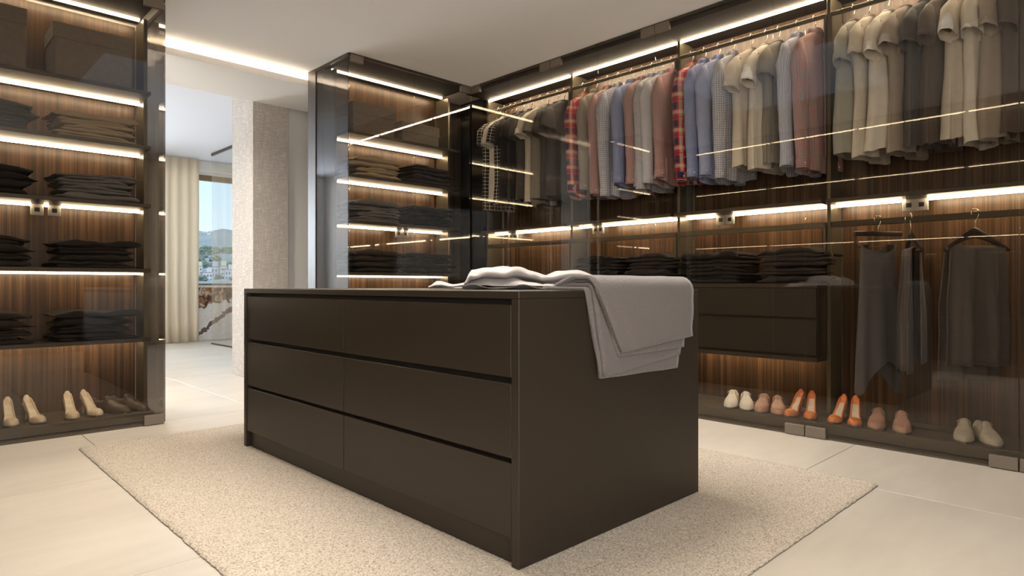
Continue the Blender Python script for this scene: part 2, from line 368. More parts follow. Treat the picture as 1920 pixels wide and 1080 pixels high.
# far wall: marble parapet, window, blind box
YF = 11.0
mar = struct('wall_far_parapet', 2.6, 6.2, YF, YF + 0.25, 0, 0.865, MARBLE, bev=0.002)
struct('wall_far_head', 2.6, 6.2, YF, YF + 0.25, 2.72, 3.06, WALLP, bev=0)
struct('wall_far_left', -0.6, -0.2, YF, YF + 0.25, 0, 3.06, WALLP, bev=0)
struct('wall_far_left_pier', 1.1, 2.6, YF, YF + 0.25, 0, 3.06, WALLP, bev=0)
struct('wall_far_left_parapet', -0.2, 1.1, YF, YF + 0.25, 0, 0.75, WALLP, bev=0)
struct('wall_far_left_head', -0.2, 1.1, YF, YF + 0.25, 2.75, 3.06, WALLP, bev=0)
added_win2 = thing('added_window_far', (0.45, YF + 0.1, 0.75), None, None); added_win2['kind'] = 'structure'  # unseen window, added as the opening for the far room's fill
box('pane', -0.19, 1.09, YF + 0.125, YF + 0.133, 0.75, 2.75, PANE, added_win2, 0)
win = thing('window_1', (4.2, YF + 0.1, 0.865), None, None); win['kind'] = 'structure'
WFR = plain('window_frame_bronze', (0.26, 0.17, 0.10), 0.5)
box('window_sill', 2.6, 6.2, YF - 0.02, YF + 0.25, 0.865, 0.90, WALLP, win, 0.002)
box('window_frame', 2.6, 6.2, YF + 0.10, YF + 0.16, 2.63, 2.72, WFR, win, 0.002)
box('window_frame', 2.6, 6.2, YF + 0.10, YF + 0.16, 0.90, 0.93, WFR, win, 0.002)
box('window_frame', 2.6, 2.66, YF + 0.10, YF + 0.16, 0.93, 2.63, WFR, win, 0.002)
box('window_frame', 6.14, 6.2, YF + 0.10, YF + 0.16, 0.93, 2.63, WFR, win, 0.002)
box('pane', 2.66, 6.14, YF + 0.125, YF + 0.133, 0.93, 2.63, PANE, win, 0)
struct('trim_3', 2.6, 6.2, YF - 0.10, YF, 2.76, 2.92, WALLP, bev=0.002)
# curtain
def curtain(name, x0, x1, y, z0, z1, amp, nf, label):
    nu, nv = 120, 8; rows = []
    for j in range(nv + 1):
        t = j / nv; r = []
        for i in range(nu + 1):
            u = i / nu; x = x0 + (x1 - x0) * u
            r.append((x + 0.01 * ns(u * 7, t * 2), y + amp * math.sin(2 * PI * nf * u + 0.5 * ns(u * 4, t)) * (0.7 + 0.5 * t), z1 + (z0 - z1) * t))
        rows.append(r)
    mb = MB(); mb.loft(rows, False)
    o = link(name, mb.mesh(), CURT)
    md = o.modifiers.new('thick', 'SOLIDIFY'); md.thickness = 0.006
    return tag(o, label, 'curtain')
curtain('curtain', 2.65, 3.50, YF - 0.24, 0.01, 2.90, 0.022, 6, 'cream linen curtain hanging floor to ceiling beside the far window')
scr = thing('shower_screen', (3.52, 9.75, 0), 'clear floor to ceiling glass screen standing before the far window', 'glass screen')
box('pane', 3.515, 3.525, 9.30, 10.22, 0.02, 2.88, SHOWER, scr, 0.001)
box('floor_channel', 3.508, 3.532, 9.30, 10.22, 0.0, 0.02, RAILM, scr, 0.001)
box('ceiling_channel', 3.508, 3.532, 9.30, 10.22, 2.88, 2.919, RAILM, scr, 0.001)

# ------------------------------------------------------------------ outside: rising land, houses, trees
def land_z(d): # height of the opposite slope over the distance
    pts = ((60, -6), (380, -2), (450, 0.5), (560, 8), (760, 22), (1050, 48), (1600, 100), (2300, 172), (2700, 212), (3300, 215))
    for (a, za), (b, zb) in zip(pts, pts[1:]):
        if d <= b: return za + (zb - za) * (d - a) / (b - a)
    return pts[-1][1]
def landpt(ang, d): return Vector((d * math.cos(ang), d * math.sin(ang), land_z(d) + CAMZ))
m, nt, out = newmat('hillside')
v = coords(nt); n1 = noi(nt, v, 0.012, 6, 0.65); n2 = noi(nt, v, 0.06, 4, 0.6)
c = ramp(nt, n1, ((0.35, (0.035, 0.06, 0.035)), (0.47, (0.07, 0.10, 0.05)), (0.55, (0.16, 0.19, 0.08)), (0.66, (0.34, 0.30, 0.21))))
c = mixc(nt, M_(nt, 'MULTIPLY', n2, 0.4), c, (0.03, 0.05, 0.03)); c = mixc(nt, 0.55, c, (0.42, 0.46, 0.50))  # last mix paints pale distance haze into the ground colour
bsdf(nt, out, c, 1.0, spec=0.0); HILL = m
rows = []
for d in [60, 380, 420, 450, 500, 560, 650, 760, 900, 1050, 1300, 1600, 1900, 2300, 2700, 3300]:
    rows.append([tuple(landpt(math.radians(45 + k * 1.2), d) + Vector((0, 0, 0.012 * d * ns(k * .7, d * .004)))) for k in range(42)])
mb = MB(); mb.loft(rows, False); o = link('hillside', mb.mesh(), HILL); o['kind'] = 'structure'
HW = [plain('house_render', (0.62, 0.62, 0.64), 0.9), plain('house_render_cool', (0.50, 0.53, 0.58), 0.9), plain('house_render_warm', (0.66, 0.60, 0.52), 0.9)]
HROOF = plain('roof_tile', (0.42, 0.30, 0.24), 0.9); HWIN = plain('house_window', (0.10, 0.12, 0.15), 0.4)
rng = random.Random(4)
VA = ANG + math.atan2(560, FOC)                    # bearing of the far window
adjs = ['lowest', 'low', 'middle', 'upper']
def house(i, ang, d, wd, dp, h, mt, lab, group):
    p = landpt(ang, d); p.z -= 0.012 * d * 0.5
    t = thing('house', p, lab, 'house', group, rz=ang - PI / 2 + rng.uniform(-.3, .3))
    link('walls', boxmesh(wd, dp, h + 6), mt, t, (0, 0, h / 2 - 3))
    link('roof', boxmesh(wd * 1.04, dp * 1.04, 0.5), HROOF, t, (0, 0, h + 0.25))
    ww = link('wing', boxmesh(wd * .5, dp * .7, h * .45), mt, t, (wd * .18, 0, h + .5 + h * .22))
    nw = 3
    for a in range(nw):
        for b in range(2):
            link('window', boxmesh(wd * .13, 0.4, h * .17), HWIN, t, (-wd * .32 + a * wd * .32, -dp / 2 - .1, h * (.28 + .42 * b)))
ORDN = ['first', 'second', 'third', 'fourth', 'fifth', 'sixth', 'seventh', 'eighth', 'ninth']
for i in range(9):
    a = VA + math.radians(2.2 - i * 0.56); d = 520 + (i % 3) * 38 + rng.uniform(0, 25)
    house(i, a, d, rng.uniform(6.5, 8), 8, rng.uniform(6, 10), HW[i % 3], 'white cubic house below the wood outside, %s from the left of the row' % ORDN[i], 'houses on the lower slope')
for i in range(26):
    a = VA + math.radians(3.4 - i * 0.26 + rng.uniform(-.1, .1)); d = 1950 + (i * 7 % 11) * 66
    house(i, a, d, rng.uniform(12, 30), 12, rng.uniform(7, 14), HW[i % 3], 'tiny pale building of the distant town on the ridge seen through the window', 'distant town on the ridge')
TREEM = plain('tree_leaf', (0.16, 0.185, 0.14), 1.0, 0, 0.4, 0.3)
TRUNK = plain('tree_trunk', (0.10, 0.07, 0.05), 1.0)
bm = bmesh.new(); bmesh.ops.create_icosphere(bm, subdivisions=3, radius=1.0)
for vv in bm.verts: vv.co *= 1 + 0.35 * noise.noise(vv.co * 2.1) + 0.15 * noise.noise(vv.co * 5)
tme = bpy.data.meshes.new('crown'); bm.to_mesh(tme); bm.free(); tme.materials.append(TREEM)
mb = MB(); mb.tube([(0, 0, -3), (0, 0, 2)], 0.4, 6); trk = mb.mesh(); trk.materials.append(TRUNK)
placed = []
for i in range(64):
    for _ in range(60):
        a = VA + math.radians(rng.uniform(-3.6, 3.4)); d = rng.uniform(640, 1150) if i < 56 else rng.uniform(420, 500)
        r = rng.uniform(4.5, 7.5) if i < 56 else rng.uniform(2.6, 3.8); p = landpt(a, d)
        if all((p.xy - q.xy).length > (r + k) * 1.25 for q, k in placed): break
    else: continue
    placed.append((p, r))
    lab = 'dark green tree in the wood across the middle slope outside' if i < 56 else 'light green tree growing below the white houses outside'
    t = thing('tree', p, lab, 'tree', 'trees on the slope' if i < 56 else 'trees below the houses')
    c_ = link('crown', tme, None, t, (0, 0, r * .5)); c_.scale = (r, r, r * .85); c_.rotation_euler.z = rng.uniform(0, 6)
    link('trunk', trk, None, t)

# ================================================================== WARDROBES
DEP = dict(front=0.10, us=0.29, ue=0.48, led=0.385, back=0.50)
# a wardrobe side is described along a run axis: f(run, depth) -> x, y
class Side:
    def __init__(s, kind): s.k = kind
    def rect(s, r0, r1, d0, d1):
        r0, r1 = min(r0, r1), max(r0, r1)
        if s.k == 'R': return (GX + d0, GX + d1, r0, r1)
        if s.k == 'B': return (r0, r1, GY + d0, GY + d1)
        return (OX - d1, OX - d0, r0, r1)
OX = 0.06
def sbox(side, name, r0, r1, d0, d1, z0, z1, m, parent, bev=0.002):
    x0, x1, y0, y1 = side.rect(r0, r1, d0, d1); return box(name, x0, x1, y0, y1, z0, z1, m, parent, bev)
def ledstrip(side, parent, r0, r1, z, d=0.385, h=0.016, mat=None, gaps=()):
    segs = []; a = r0
    for g0, g1 in sorted(gaps): segs.append((a, g0)); a = g1
    segs.append((a, r1))
    for a, b in segs:
        if b - a > 0.004: sbox(side, 'led_strip', a, b, d - 0.008, d + 0.008, z - h, z - 0.0005, mat or LED, parent, 0)
def socket(side, parent, r, z):
    p = sbox(side, 'power_socket', r - 0.034, r + 0.034, 0.396, 0.406, z - 0.074, z, SOCK, parent, 0.003)
    sbox(side, 'socket_recess', r - 0.014, r + 0.014, 0.3945, 0.398, z - 0.05, z - 0.024, DARKJ, p, 0.001)
def door(side, parent, r0, r1, hinge):
    dr = sbox(side, 'glass_door', r0 + 0.002, r1 - 0.002, -0.004, 0.004, 0.012, 2.735, SMOKE, parent, 0.001)
    for zz in (0.004, 2.69):
        a = r0 + 0.003 if hinge == 0 else r1 - 0.118
        sbox(side, 'hinge_clamp', a, a + 0.115, -0.014, 0.014, zz, zz + 0.062, CLAMP, dr, 0.002)
    return dr
def module(side, name, r0, r1, label, loc, seam=None, shelves=(), rail=(), toprail=True, uprights=(True, True), sockets=(), ledmat=None, doors=True, basetop=0.075, thin=False):
    t = thing(name, loc, label, 'wardrobe')
    sbox(side, 'back_panel', r0 + .012, r1 - .012, DEP['back'], DEP['back'] + .02, basetop, 2.711, WOOD, t, 0.001)
    top = sbox(side, 'top_panel', r0, r1, 0.02, DEP['back'], 2.712 if ledmat else 2.737, 2.758, TOPM, t, 0.001)
    if ledmat:
        ledstrip(side, top, r0 + .014, r1 - .014, 2.7115, d=.30, mat=LED3, h=0.013)
    else: ledstrip(side, top, r0 + .014, r1 - .014, 2.737, h=0.011 if thin else 0.018)
    sbox(side, 'base_panel', r0, r1, 0.09, DEP['back'], 0.012, basetop, BASEM, t, 0.003)
    if doors: sbox(side, 'plinth', r0, r1, 0.006, 0.09, 0.0, 0.010, BASEM, t, 0.001)
    if uprights[0]: sbox(side, 'upright', r0 - .012, r0 + .012, DEP['us'], DEP['ue'], basetop, 2.711, OLIVE, t, 0.002)
    if uprights[1]: sbox(side, 'upright', r1 - .012, r1 + .012, DEP['us'], DEP['ue'], basetop, 2.711, OLIVE, t, 0.002)
    sock_z = None
    for sh in shelves:
        z, d0 = sh[0], sh[1]; lit = sh[2] if len(sh) > 2 else True
        s_ = sbox(side, 'shelf', r0 + .013, r1 - .013, d0, DEP['back'] - .001, z, z + 0.024, SHELFM, t, 0.002)
        g = [(q - .034, q + .034) for q, zz in sockets if abs(zz - z) < 0.01]
        if lit: ledstrip(side, s_, r0 + .014, r1 - .014, z, mat=ledmat, gaps=g, h=0.005 if thin else 0.013)
    for q, zz in sockets: socket(side, t, q, zz + 0.004)
    for z in rail:
        rl = sbox(side, 'hanging_rail', r0 + .016, r1 - .016, 0.272, 0.288, z - (.030 if z > 2 else .042), z - .006, OLIVE if z > 2 or label.find('trousers') > 0 and label.find('hung') < 0 else RAILM, t, 0.002)
        for a in (r0 + .0125, r1 - .0245):
            x0, x1, y0, y1 = side.rect(a, a + .012, 0.272, 0.30)
            box('rail_bracket', x0, x1, y0, y1, z - .26, z - .006, OLIVE, rl, 0.002)
    return t
R, B, L = Side('R'), Side('B'), Side('L')
UR = [4.655, 3.575, 2.535, 1.475, 0.43]            # uprights of the long wardrobe
DB = [4.56, 3.55, 2.545, 1.505, 0.50]              # door boundaries
names = ['nearest the corner', 'second from the corner', 'third from the corner', 'at the right edge of the photo']
sock_px = {0: (4.435, 4.375), 1: (3.40, 3.345), 2: (2.255, 2.185), 3: (1.065, 1.0)}
RW = []
for k in range(4):
    cont = ['dark T-shirts above an empty rail', 'checked shirts above folded trousers', 'blue shirts above folded trousers', 'T-shirts above hung trousers'][k]
    t = module(R, 'wardrobe', UR[k + 1], UR[k], 'smoked glass wardrobe bay with %s, %s' % (cont, names[k]),
               (GX + .25, (UR[k] + UR[k + 1]) / 2, 0), shelves=((1.405, 0.20),), rail=(2.60, 1.30), uprights=(True, k == 0),
               sockets=[(q, 1.405) for q in sock_px[k]], ledmat=LED2)
    RW.append(t)
seams = [4.055, 3.06, 1.70, 0.984]
door(R, RW[3], -0.60, DB[4], 1)
for k in range(4):
    door(R, RW[k], seams[k], DB[k] - (0.012 if k == 0 else 0), 1); door(R, RW[k], DB[k + 1], seams[k], 0)
    tr = sbox(R, 'top_rail', DB[k + 1], DB[k] - (0.02 if k == 0 else 0), -0.012, 0.016, 2.737, 2.759, RAILM, RW[k], 0.001)
    for q in ((DB[k] + DB[k + 1]) / 2 - .03, (DB[k] + DB[k + 1]) / 2 + .03):
        sbox(R, 'door_stop', q - .012, q + .012, -0.022, -0.012, 2.738, 2.756, RAILM, tr, 0.003)
ML0, ML1 = 2.662, 3.865
mid_sh = ((2.150, 0.11), (1.792, 0.11), (1.412, 0.11), (0.985, 0.11), (0.53, 0.11))
MW = module(B, 'wardrobe', ML0, ML1, 'smoked glass walnut wardrobe with lit shelves standing between passage and corner', (3.25, GY + .25, 0),
            shelves=mid_sh, sockets=[(3.36, 1.412), (3.432, 1.412)])
door(B, MW, 2.625, 3.252, 0); door(B, MW, 3.252, 3.885, 1)
tr = sbox(B, 'top_rail', 2.62, 3.885, -0.012, 0.016, 2.737, 2.759, RAILM, MW, 0.001)
for q in (3.222, 3.282): sbox(B, 'door_stop', q - .012, q + .012, -0.022, -0.012, 2.738, 2.756, RAILM, tr, 0.003)
sg = box('glass_side', 2.614, 2.622, GY + .008, 5.095, 0.012, 2.735, SMOKE2, MW, 0.001)
box('side_rail', 2.608, 2.628, GY, 5.10, 2.737, 2.759, RAILM, MW, 0.001)
box('end_post', 2.606, 2.622, 5.10, 5.236, 0.0, 2.759, WOODD, MW, 0.001)
box('side_plinth', 2.616, 2.65, GY + .02, 5.09, 0.0, 0.010, BASEM, MW, 0.001)
LL0, LL1 = 0.36, 1.238
left_sh = ((2.150, 0.11), (1.792, 0.11), (1.410, 0.11), (0.985, 0.11), (0.53, 0.11))
LW = module(B, 'wardrobe', LL0, LL1, 'smoked glass walnut wardrobe with lit shelves at the left edge of the photo', (0.7, GY + .25, 0),
            shelves=left_sh, sockets=[(0.655, 1.410), (0.745, 1.410)])
door(B, LW, 0.36, 1.272, 1); door(B, LW, 0.08, 0.36, 0)
sbox(B, 'top_rail', 0.08, 1.276, -0.012, 0.016, 2.737, 2.759, RAILM, LW, 0.001)
box('glass_side', 1.274, 1.282, GY + .006, 5.095, 0.012, 2.735, SMOKE2, LW, 0.001)
box('end_post', 1.274, 1.290, 5.10, 5.236, 0.0, 2.759, WOODD, LW, 0.001)
box('side_plinth', 1.24, 1.28, GY + .02, 5.09, 0.0, 0.010, BASEM, LW, 0.001)
# black boxes stand in for the dark void in the corners between the runs
struct('dark_void_1', 4.20, 4.44, 4.72, 5.08, 0.0, 2.757, BLACK, bev=0)
struct('dark_void_2', -0.45, 0.20, 4.86, 5.08, 0.0, 2.757, BLACK, bev=0)
box('corner_clamp', GX - .016, GX + .002, GY - .115, GY + .002, 2.69, 2.752, CLAMP, RW[0], 0.002)
# the run facing it, outside the frame but mirrored in the glass
OU = [4.64, 3.575, 2.535, 1.475, 0.95]
for k in range(4):
    t = module(L, 'wardrobe', OU[k + 1], OU[k], 'walnut wardrobe bay on the side facing the long run, %s' % ['by the far corner', 'second from the far corner', 'third from the far corner', 'beside the camera'][k],
               (OX - .25, (OU[k] + OU[k + 1]) / 2, 0), shelves=((2.15, 0.2), (1.412, 0.2), (0.53, .2, False)), uprights=(True, k == 0), doors=False, thin=True)
    dd = sbox(L, 'glass_door', OU[k + 1] + .002, min(OU[k], 4.54) - .002, -0.004, 0.004, 0.012, 2.735, SMOKE, t, 0.001)

# ------------------------------------------------------------------ drawer cabinets in the long run
for k in (1, 2):
    y0, y1 = UR[k + 1] + (.013 if k == 1 else 0.013), UR[k] - .013
    t = thing('drawer_cabinet', (4.1, (y0 + y1) / 2, 0.44), 'dark bronze two drawer cabinet hung under the %s' % ('trousers of the checked shirt bay' if k == 1 else 'trousers of the blue shirt bay'), 'cabinet', 'drawer cabinets in the long wardrobe')
    box('carcass', 4.05, 4.395, y0, y1, 0.455, 0.885, SHELFM, t, 0.001)
    box('top_board', 4.035, 4.395, y0, y1, 0.885, 0.912, SHELFM, t, 0.002)
    bb_ = box('bottom_board', 4.035, 4.395, y0, y1, 0.430, 0.455, SHELFM, t, 0.002)
    box('led_strip', 4.312, 4.328, y0 + .16, y1 - .05, 0.421, 0.4295, LED, bb_, 0)
    for z0, z1 in ((0.702, 0.882), (0.472, 0.684)):
        box('drawer_front', 4.032, 4.05, y0 + .003, y1 - .003, z0, z1, BRONZE, t, 0.002)

# ================================================================== ISLAND
IX0, IX1, IY0, IY1, IZ0, IZ1 = 1.40, 2.49, 1.409, 3.572, 0.012, 0.882
isl = thing('island', ((IX0 + IX1) / 2, (IY0 + IY1) / 2, IZ0), 'dark bronze island chest of six drawers standing on the beige rug', 'dresser')
box('top_board', IX0, IX1, IY0, IY1, IZ1 - 0.024, IZ1, ISLE, isl, 0.0015)
box('end_panel', IX0, IX1, IY0, IY0 + 0.034, IZ0, IZ1 - 0.0245, ISLE, isl, 0.0015)
box('end_panel', IX0, IX1, IY1 - 0.034, IY1, IZ0, IZ1 - 0.0245, ISLE, isl, 0.0015)
box('carcass', IX0 + 0.03, IX1 - 0.03, IY0 + 0.0345, IY1 - 0.0345, 0.105, IZ1 - 0.026, DARKJ, isl, 0)
box('plinth', IX0 + 0.022, IX1 - 0.022, IY0 + 0.0345, IY1 - 0.0345, IZ0, 0.098, ISLE, isl, 0)
for (ya, yb) in ((1.4475, 2.4875), (2.4915, 3.5345)):
    for (za, zb) in ((0.608, 0.838), (0.352, 0.588), (0.1, 0.336)):
        box('drawer_front', IX0 + 0.003, IX0 + 0.0295, ya, yb, za, zb, ISLE, isl, 0.0015)
        box('drawer_front', IX1 - 0.0295, IX1 - 0.003, ya, yb, za, zb, ISLE, isl, 0.0015)

# ================================================================== RUG
RX0, RX1, RY0, RY1 = 0.735, 3.175, 0.905, 4.165
rug = thing('rug', ((RX0 + RX1) / 2, (RY0 + RY1) / 2, 0), 'large beige looped wool rug lying under the island', 'rug')
box('backing', RX0 + .004, RX1 - .004, RY0 + .004, RY1 - .004, 0.0005, 0.006, RUGB, rug, 0)
st = 0.0085; nx, ny = int((RX1 - RX0) / st), int((RY1 - RY0) / st)
vs, fs = [], []
rr = random.Random(9)
cx, cy = (RX0 + RX1) / 2, (RY0 + RY1) / 2
for j in range(ny + 1):
    for i in range(nx + 1):
        ed = min(i, j, nx - i, ny - j)
        z = 0.0115 + rr.uniform(-0.0022, 0.0022) if ed > 0 else 0.004
        jx, jy = (rr.uniform(-.35, .35) * st, rr.uniform(-.35, .35) * st)
        vs.append((RX0 + i * st + jx - cx, RY0 + j * st + jy - cy, z))
for j in range(ny):
    for i in range(nx):
        a = j * (nx + 1) + i; fs.append((a, a + 1, a + nx + 2, a + nx + 1))
pile = link('pile', pymesh(vs, fs), RUG, rug); pile['kind'] = 'stuff'

# ================================================================== GARMENTS
HOOKTOP = 2.604
def hanger_meshes():
    mb = MB(); pts = []
    for k in range(14):
        a = PI * 1.18 - k / 13 * PI * 1.30
        pts.append((0.021 * math.cos(a), 0, -0.016 + 0.021 * math.sin(a)))
    pts += [(0.012, 0, -0.045), (0.002, 0, -0.062), (0.0, 0, -0.095)]
    mb.tube(pts, 0.0026, 8); hook = mb.mesh()
    mb = MB(); rows = []
    for k in range(25):
        u = -1 + 2 * k / 24; x = 0.170 * u
        zc = -0.121 - 0.092 * abs(u) ** 1.2; h = 0.020 * (1 - abs(u)) ** 1.5 + 0.011; th = 0.010 + 0.006 * abs(u)
        rows.append([(x, th * math.cos(2 * PI * q / 10) - 0.012 * u * u, zc + h * math.sin(2 * PI * q / 10)) for q in range(10)])
    mb.loft(rows, True, True, True); body = mb.mesh()
    mb = MB(); mb.tube([(-0.152, 0, -0.212), (0.152, 0, -0.212)], 0.006, 8); bar = mb.mesh()
    for m_ in (hook,): m_.materials.append(CHROME)
    for m_ in (body, bar): m_.materials.append(HWOOD)
    return hook, body, bar
HK, HB, HBAR = hanger_meshes()
def hanger(x, y, z, rz, label, group):
    t = thing('clothes_hanger', (x, y, z), label, 'hanger', group, rz)
    link('hook', HK, None, t); link('body', HB, None, t); link('bar', HBAR, None, t); return t
def ring(w_, d_, z, n=44, ex=0.75, fold=None, cx=0.0, cy=0.0):
    r = []
    for k in range(n):
        a = 2 * PI * k / n; c, s = math.cos(a), math.sin(a)
        x = w_ * math.copysign(abs(c) ** ex, c); y = d_ * math.copysign(abs(s) ** ex, s)
        p = (x + cx, y + cy, z)
        r.append(fold(p, s) if fold else p)
    return r
def garment(x, y, rz, mt, long_sleeve, label, group, seed, length=0.86, name='shirt', cat='shirt', slim=1.0, flare=0.0):
    """shirt or T-shirt on a hanger; local X runs across the shoulders, -X is the front of the wardrobe"""
    rg = random.Random(seed); ph = rg.uniform(0, 20)
    t = thing(name, (x, y, HOOKTOP), label, cat, group, rz)
    D = 0.041 * slim
    top = -0.110; hem = top - length
    def fold(p, s):
        q = max(0.0, min(1.0, (-0.22 - p[2]) / 0.5))
        a = 0.013 * q * (math.sin(p[0] * 34 + ph + (0 if s > 0 else 1.9)) + 0.7 * math.sin(p[0] * 61 + 2 * ph + p[2] * 2.0)) * slim
        z = p[2]
        if q >= 1 and z < hem + 0.10:
            k = (hem + 0.10 - z) / 0.10
            z -= k * ((0.03 * math.cos(p[0] * 11) if long_sleeve else 0.0) + 0.022 * ns(p[0] * 9, ph, s))
        return (p[0] + 0.010 * q * ns(p[2] * 5, ph), p[1] + a + 0.012 * q * ns(p[2] * 4, ph + 7, p[0] * 3), z)
    prof = [(0.050, 0.034, top), (0.066, 0.040, top - .012), (0.098, 0.036, top - .030), (0.135, 0.031, top - .050), (0.165, 0.028, top - .068), (0.184, 0.027, top - .088), (0.190, 0.030, top - .12),
            (0.186, 0.036, top - .17), (0.180, D + .004, top - .23), (0.178, D + .005, top - .30), (0.176, D + .006, top - .38), (0.175, D + .006, top - .47), (0.176, D + .006, top - .56), (0.178, D + .007, top - .65), (0.18, D + .008, top - .73)]
    zz = top - .73
    while zz - 0.05 > hem + 0.02: zz -= 0.05; prof.append((0.181, D + .009, zz))
    prof += [(0.182, D + .010, hem + 0.012), (0.183, D + .010, hem)]
    mb = MB(); mb.loft([ring(a, b, c, fold=fold) for a, b, c in prof])
    link('body', mb.mesh(), mt, t)
    # collar
    mb = MB(); rows = []
    for (dr, dz) in ((0.000, -0.008), (0.002, 0.016), (0.001, 0.027), (0.007, 0.024), (0.014, 0.004), (0.017, -0.010)) if long_sleeve else ((0.0, -.006), (0.001, .006), (0.003, .009), (0.005, .004), (0.006, -.006)):
        r = []
        for k in range(28):
            a = 2 * PI * k / 28; c, s = math.cos(a), math.sin(a)
            drop = 0.012 * max(0, s)
            r.append(((0.048 + dr) * c, (0.034 + dr * .8) * s, top + dz - drop))
        rows.append(r)
    mb.loft(rows); link('collar', mb.mesh(), mt, t)
    # sleeves
    for sg_ in (-1, 1):
        mb = MB(); rows = []; n = 20
        if long_sleeve:
            Ls = length - 0.13 + rg.uniform(-.02, .03); bow = rg.uniform(0.0, 0.02); lean = rg.uniform(-.006, .012)
            st_ = 17
            for k in range(st_):
                s = k / (st_ - 1); cx_ = sg_ * (0.160 + 0.020 * math.sin(min(1, s * 4) * PI / 2) + bow * math.sin(s * PI) - 0.012 * s)
                cy_ = -0.010 - 0.018 * min(1, s * 3) - lean * s; cz = top - .072 - s * Ls
                rad = (0.022 + 0.042 * min(1, s * 5)) * (1 - 0.34 * s)
                rows.append([(cx_ + rad * 1.0 * math.cos(2 * PI * q / n) * (1 + .10 * ns(q * .9, s * 7, ph)), cy_ + rad * .80 * math.sin(2 * PI * q / n) * (1 + .22 * ns(q * .9, s * 9, ph + 3)), cz) for q in range(n)])
            mb.loft(rows, True, True); sl = link('sleeve', mb.mesh(), mt, t)
            mb = MB(); cr = []
            for (dz, sc) in ((0.006, .98), (0.0, 1.08), (-.05, 1.03), (-.055, .96), (-.05, .90)):
                cr.append([(cx_ + rad * 1.06 * sc * math.cos(2 * PI * q / n), cy_ + rad * .80 * sc * math.sin(2 * PI * q / n), cz + dz) for q in range(n)])
            mb.loft(cr); cf = link('cuff', mb.mesh(), mt, t)
            mb = MB(); bx, by = cx_ - rad * .55, cy_ - rad * .80
            mb.loft([[(bx + .0055 * math.cos(2 * PI * q / 10) * f, by - o_, cz - .025 + .0055 * math.sin(2 * PI * q / 10) * f) for q in range(10)] for f, o_ in ((1, 0), (1, .004), (.6, .0055))], True, False, True)
            bt = link('button', mb.mesh(), BUTTON, t)
        else:
            Ls = rg.uniform(.20, .25); out_ = rg.uniform(.010, .06) + flare; fl = rg.uniform(1.1, 1.5)
            for k in range(9):
                s = k / 8; cx_ = sg_ * (0.150 + 0.026 * min(1, s * 3) + out_ * s); cy_ = -0.006 - 0.018 * s; cz = top - .068 - s * Ls
                rad = (0.020 + 0.036 * min(1, s * 3.0)) * (1 + (fl - 1) * s)
                rows.append([(cx_ + rad * math.cos(2 * PI * q / n) * (1 + .12 * ns(q * .9, s * 3, ph)), cy_ + rad * .58 * math.sin(2 * PI * q / n) * (1 + .3 * ns(q * .8, s * 3, ph + 3)), cz + .25 * rad * sg_ * math.cos(2 * PI * q / n) * s + .012 * s * ns(q * .7, ph, 9)) for q in range(n)])
            lip = rows[-1]; cc = Vector((cx_, cy_, cz))
            rows.append([tuple(cc + (Vector(p) - cc) * .94 + Vector((0, 0, .002))) for p in lip]); rows.append([tuple(cc + (Vector(p) - cc) * .86 + Vector((0, 0, .05))) for p in lip])
            mb.loft(rows, True, True); link('sleeve', mb.mesh(), mt, t)
    if long_sleeve:
        mb = MB(); mb.tube([(0.0, -D - .02, top - .05), (0.0, -D - .028, top - .3), (0.0, -D - .032, hem + .06)], 0.004, 6); link('placket', mb.mesh(), mt, t)
    return t

F = {}
F['tartan'] = tartan('tartan_red')
F['redcheck'] = twocheck('red_black_check', (0.66, 0.55, 0.53), (0.40, 0.035, 0.03), (0.06, 0.045, 0.05), 0.0135)
F['whitecheck'] = checkmat('white_blue_check', (0.76, 0.75, 0.78), (0.30, 0.32, 0.42), 0.015)
F['greycheck'] = checkmat('grey_check', (0.70, 0.69, 0.72), (0.32, 0.33, 0.39), 0.012)
F['blue'] = fabric('blue_cotton', (0.250, 0.290, 0.486)); F['blue2'] = fabric('pale_blue_cotton', (0.331, 0.378, 0.567))
F['bluestripe'] = stripemat('blue_white_stripe', (0.74, 0.75, 0.80), (0.18, 0.22, 0.36), 0.009, 0.5)
F['greystripe'] = stripemat('grey_white_stripe', (0.68, 0.68, 0.72), (0.34, 0.35, 0.39), 0.008, 0.45)
F['olive'] = fabric('olive_grey_cotton', (0.263, 0.236, 0.196)); F['charcoal'] = fabric('charcoal_cotton', (0.084, 0.078, 0.074))
F['black'] = fabric('black_cotton', (0.022, 0.020, 0.022)); F['beige'] = fabric('beige_cotton', (0.63, 0.565, 0.475)); F['cream'] = fabric('cream_cotton', (0.70, 0.645, 0.56))
F['taupe'] = fabric('taupe_cotton', (0.351, 0.290, 0.236)); F['greygreen'] = fabric('grey_green_cotton', (0.351, 0.338, 0.290)); F['pane'] = panemat('windowpane_black', (0.019, 0.019, 0.022), (0.800, 0.756, 0.675), 0.042, 0.034)
F['brown'] = fabric('dark_brown_cotton', (0.115, 0.089, 0.074))
HY_ = [4.49, 4.404, 4.32, 4.259, 4.164, 4.054, 3.941, 3.843, 3.735, 3.655,
       3.441, 3.31, 3.183, 3.077, 2.948, 2.853, 2.760, 2.675, 2.59,
       2.428, 2.322, 2.211, 2.105, 1.973, 1.873, 1.788, 1.667, 1.560,
       1.333, 1.245, 1.145, 1.055, 0.965, 0.885, 0.775, 0.70, 0.62, 0.53]
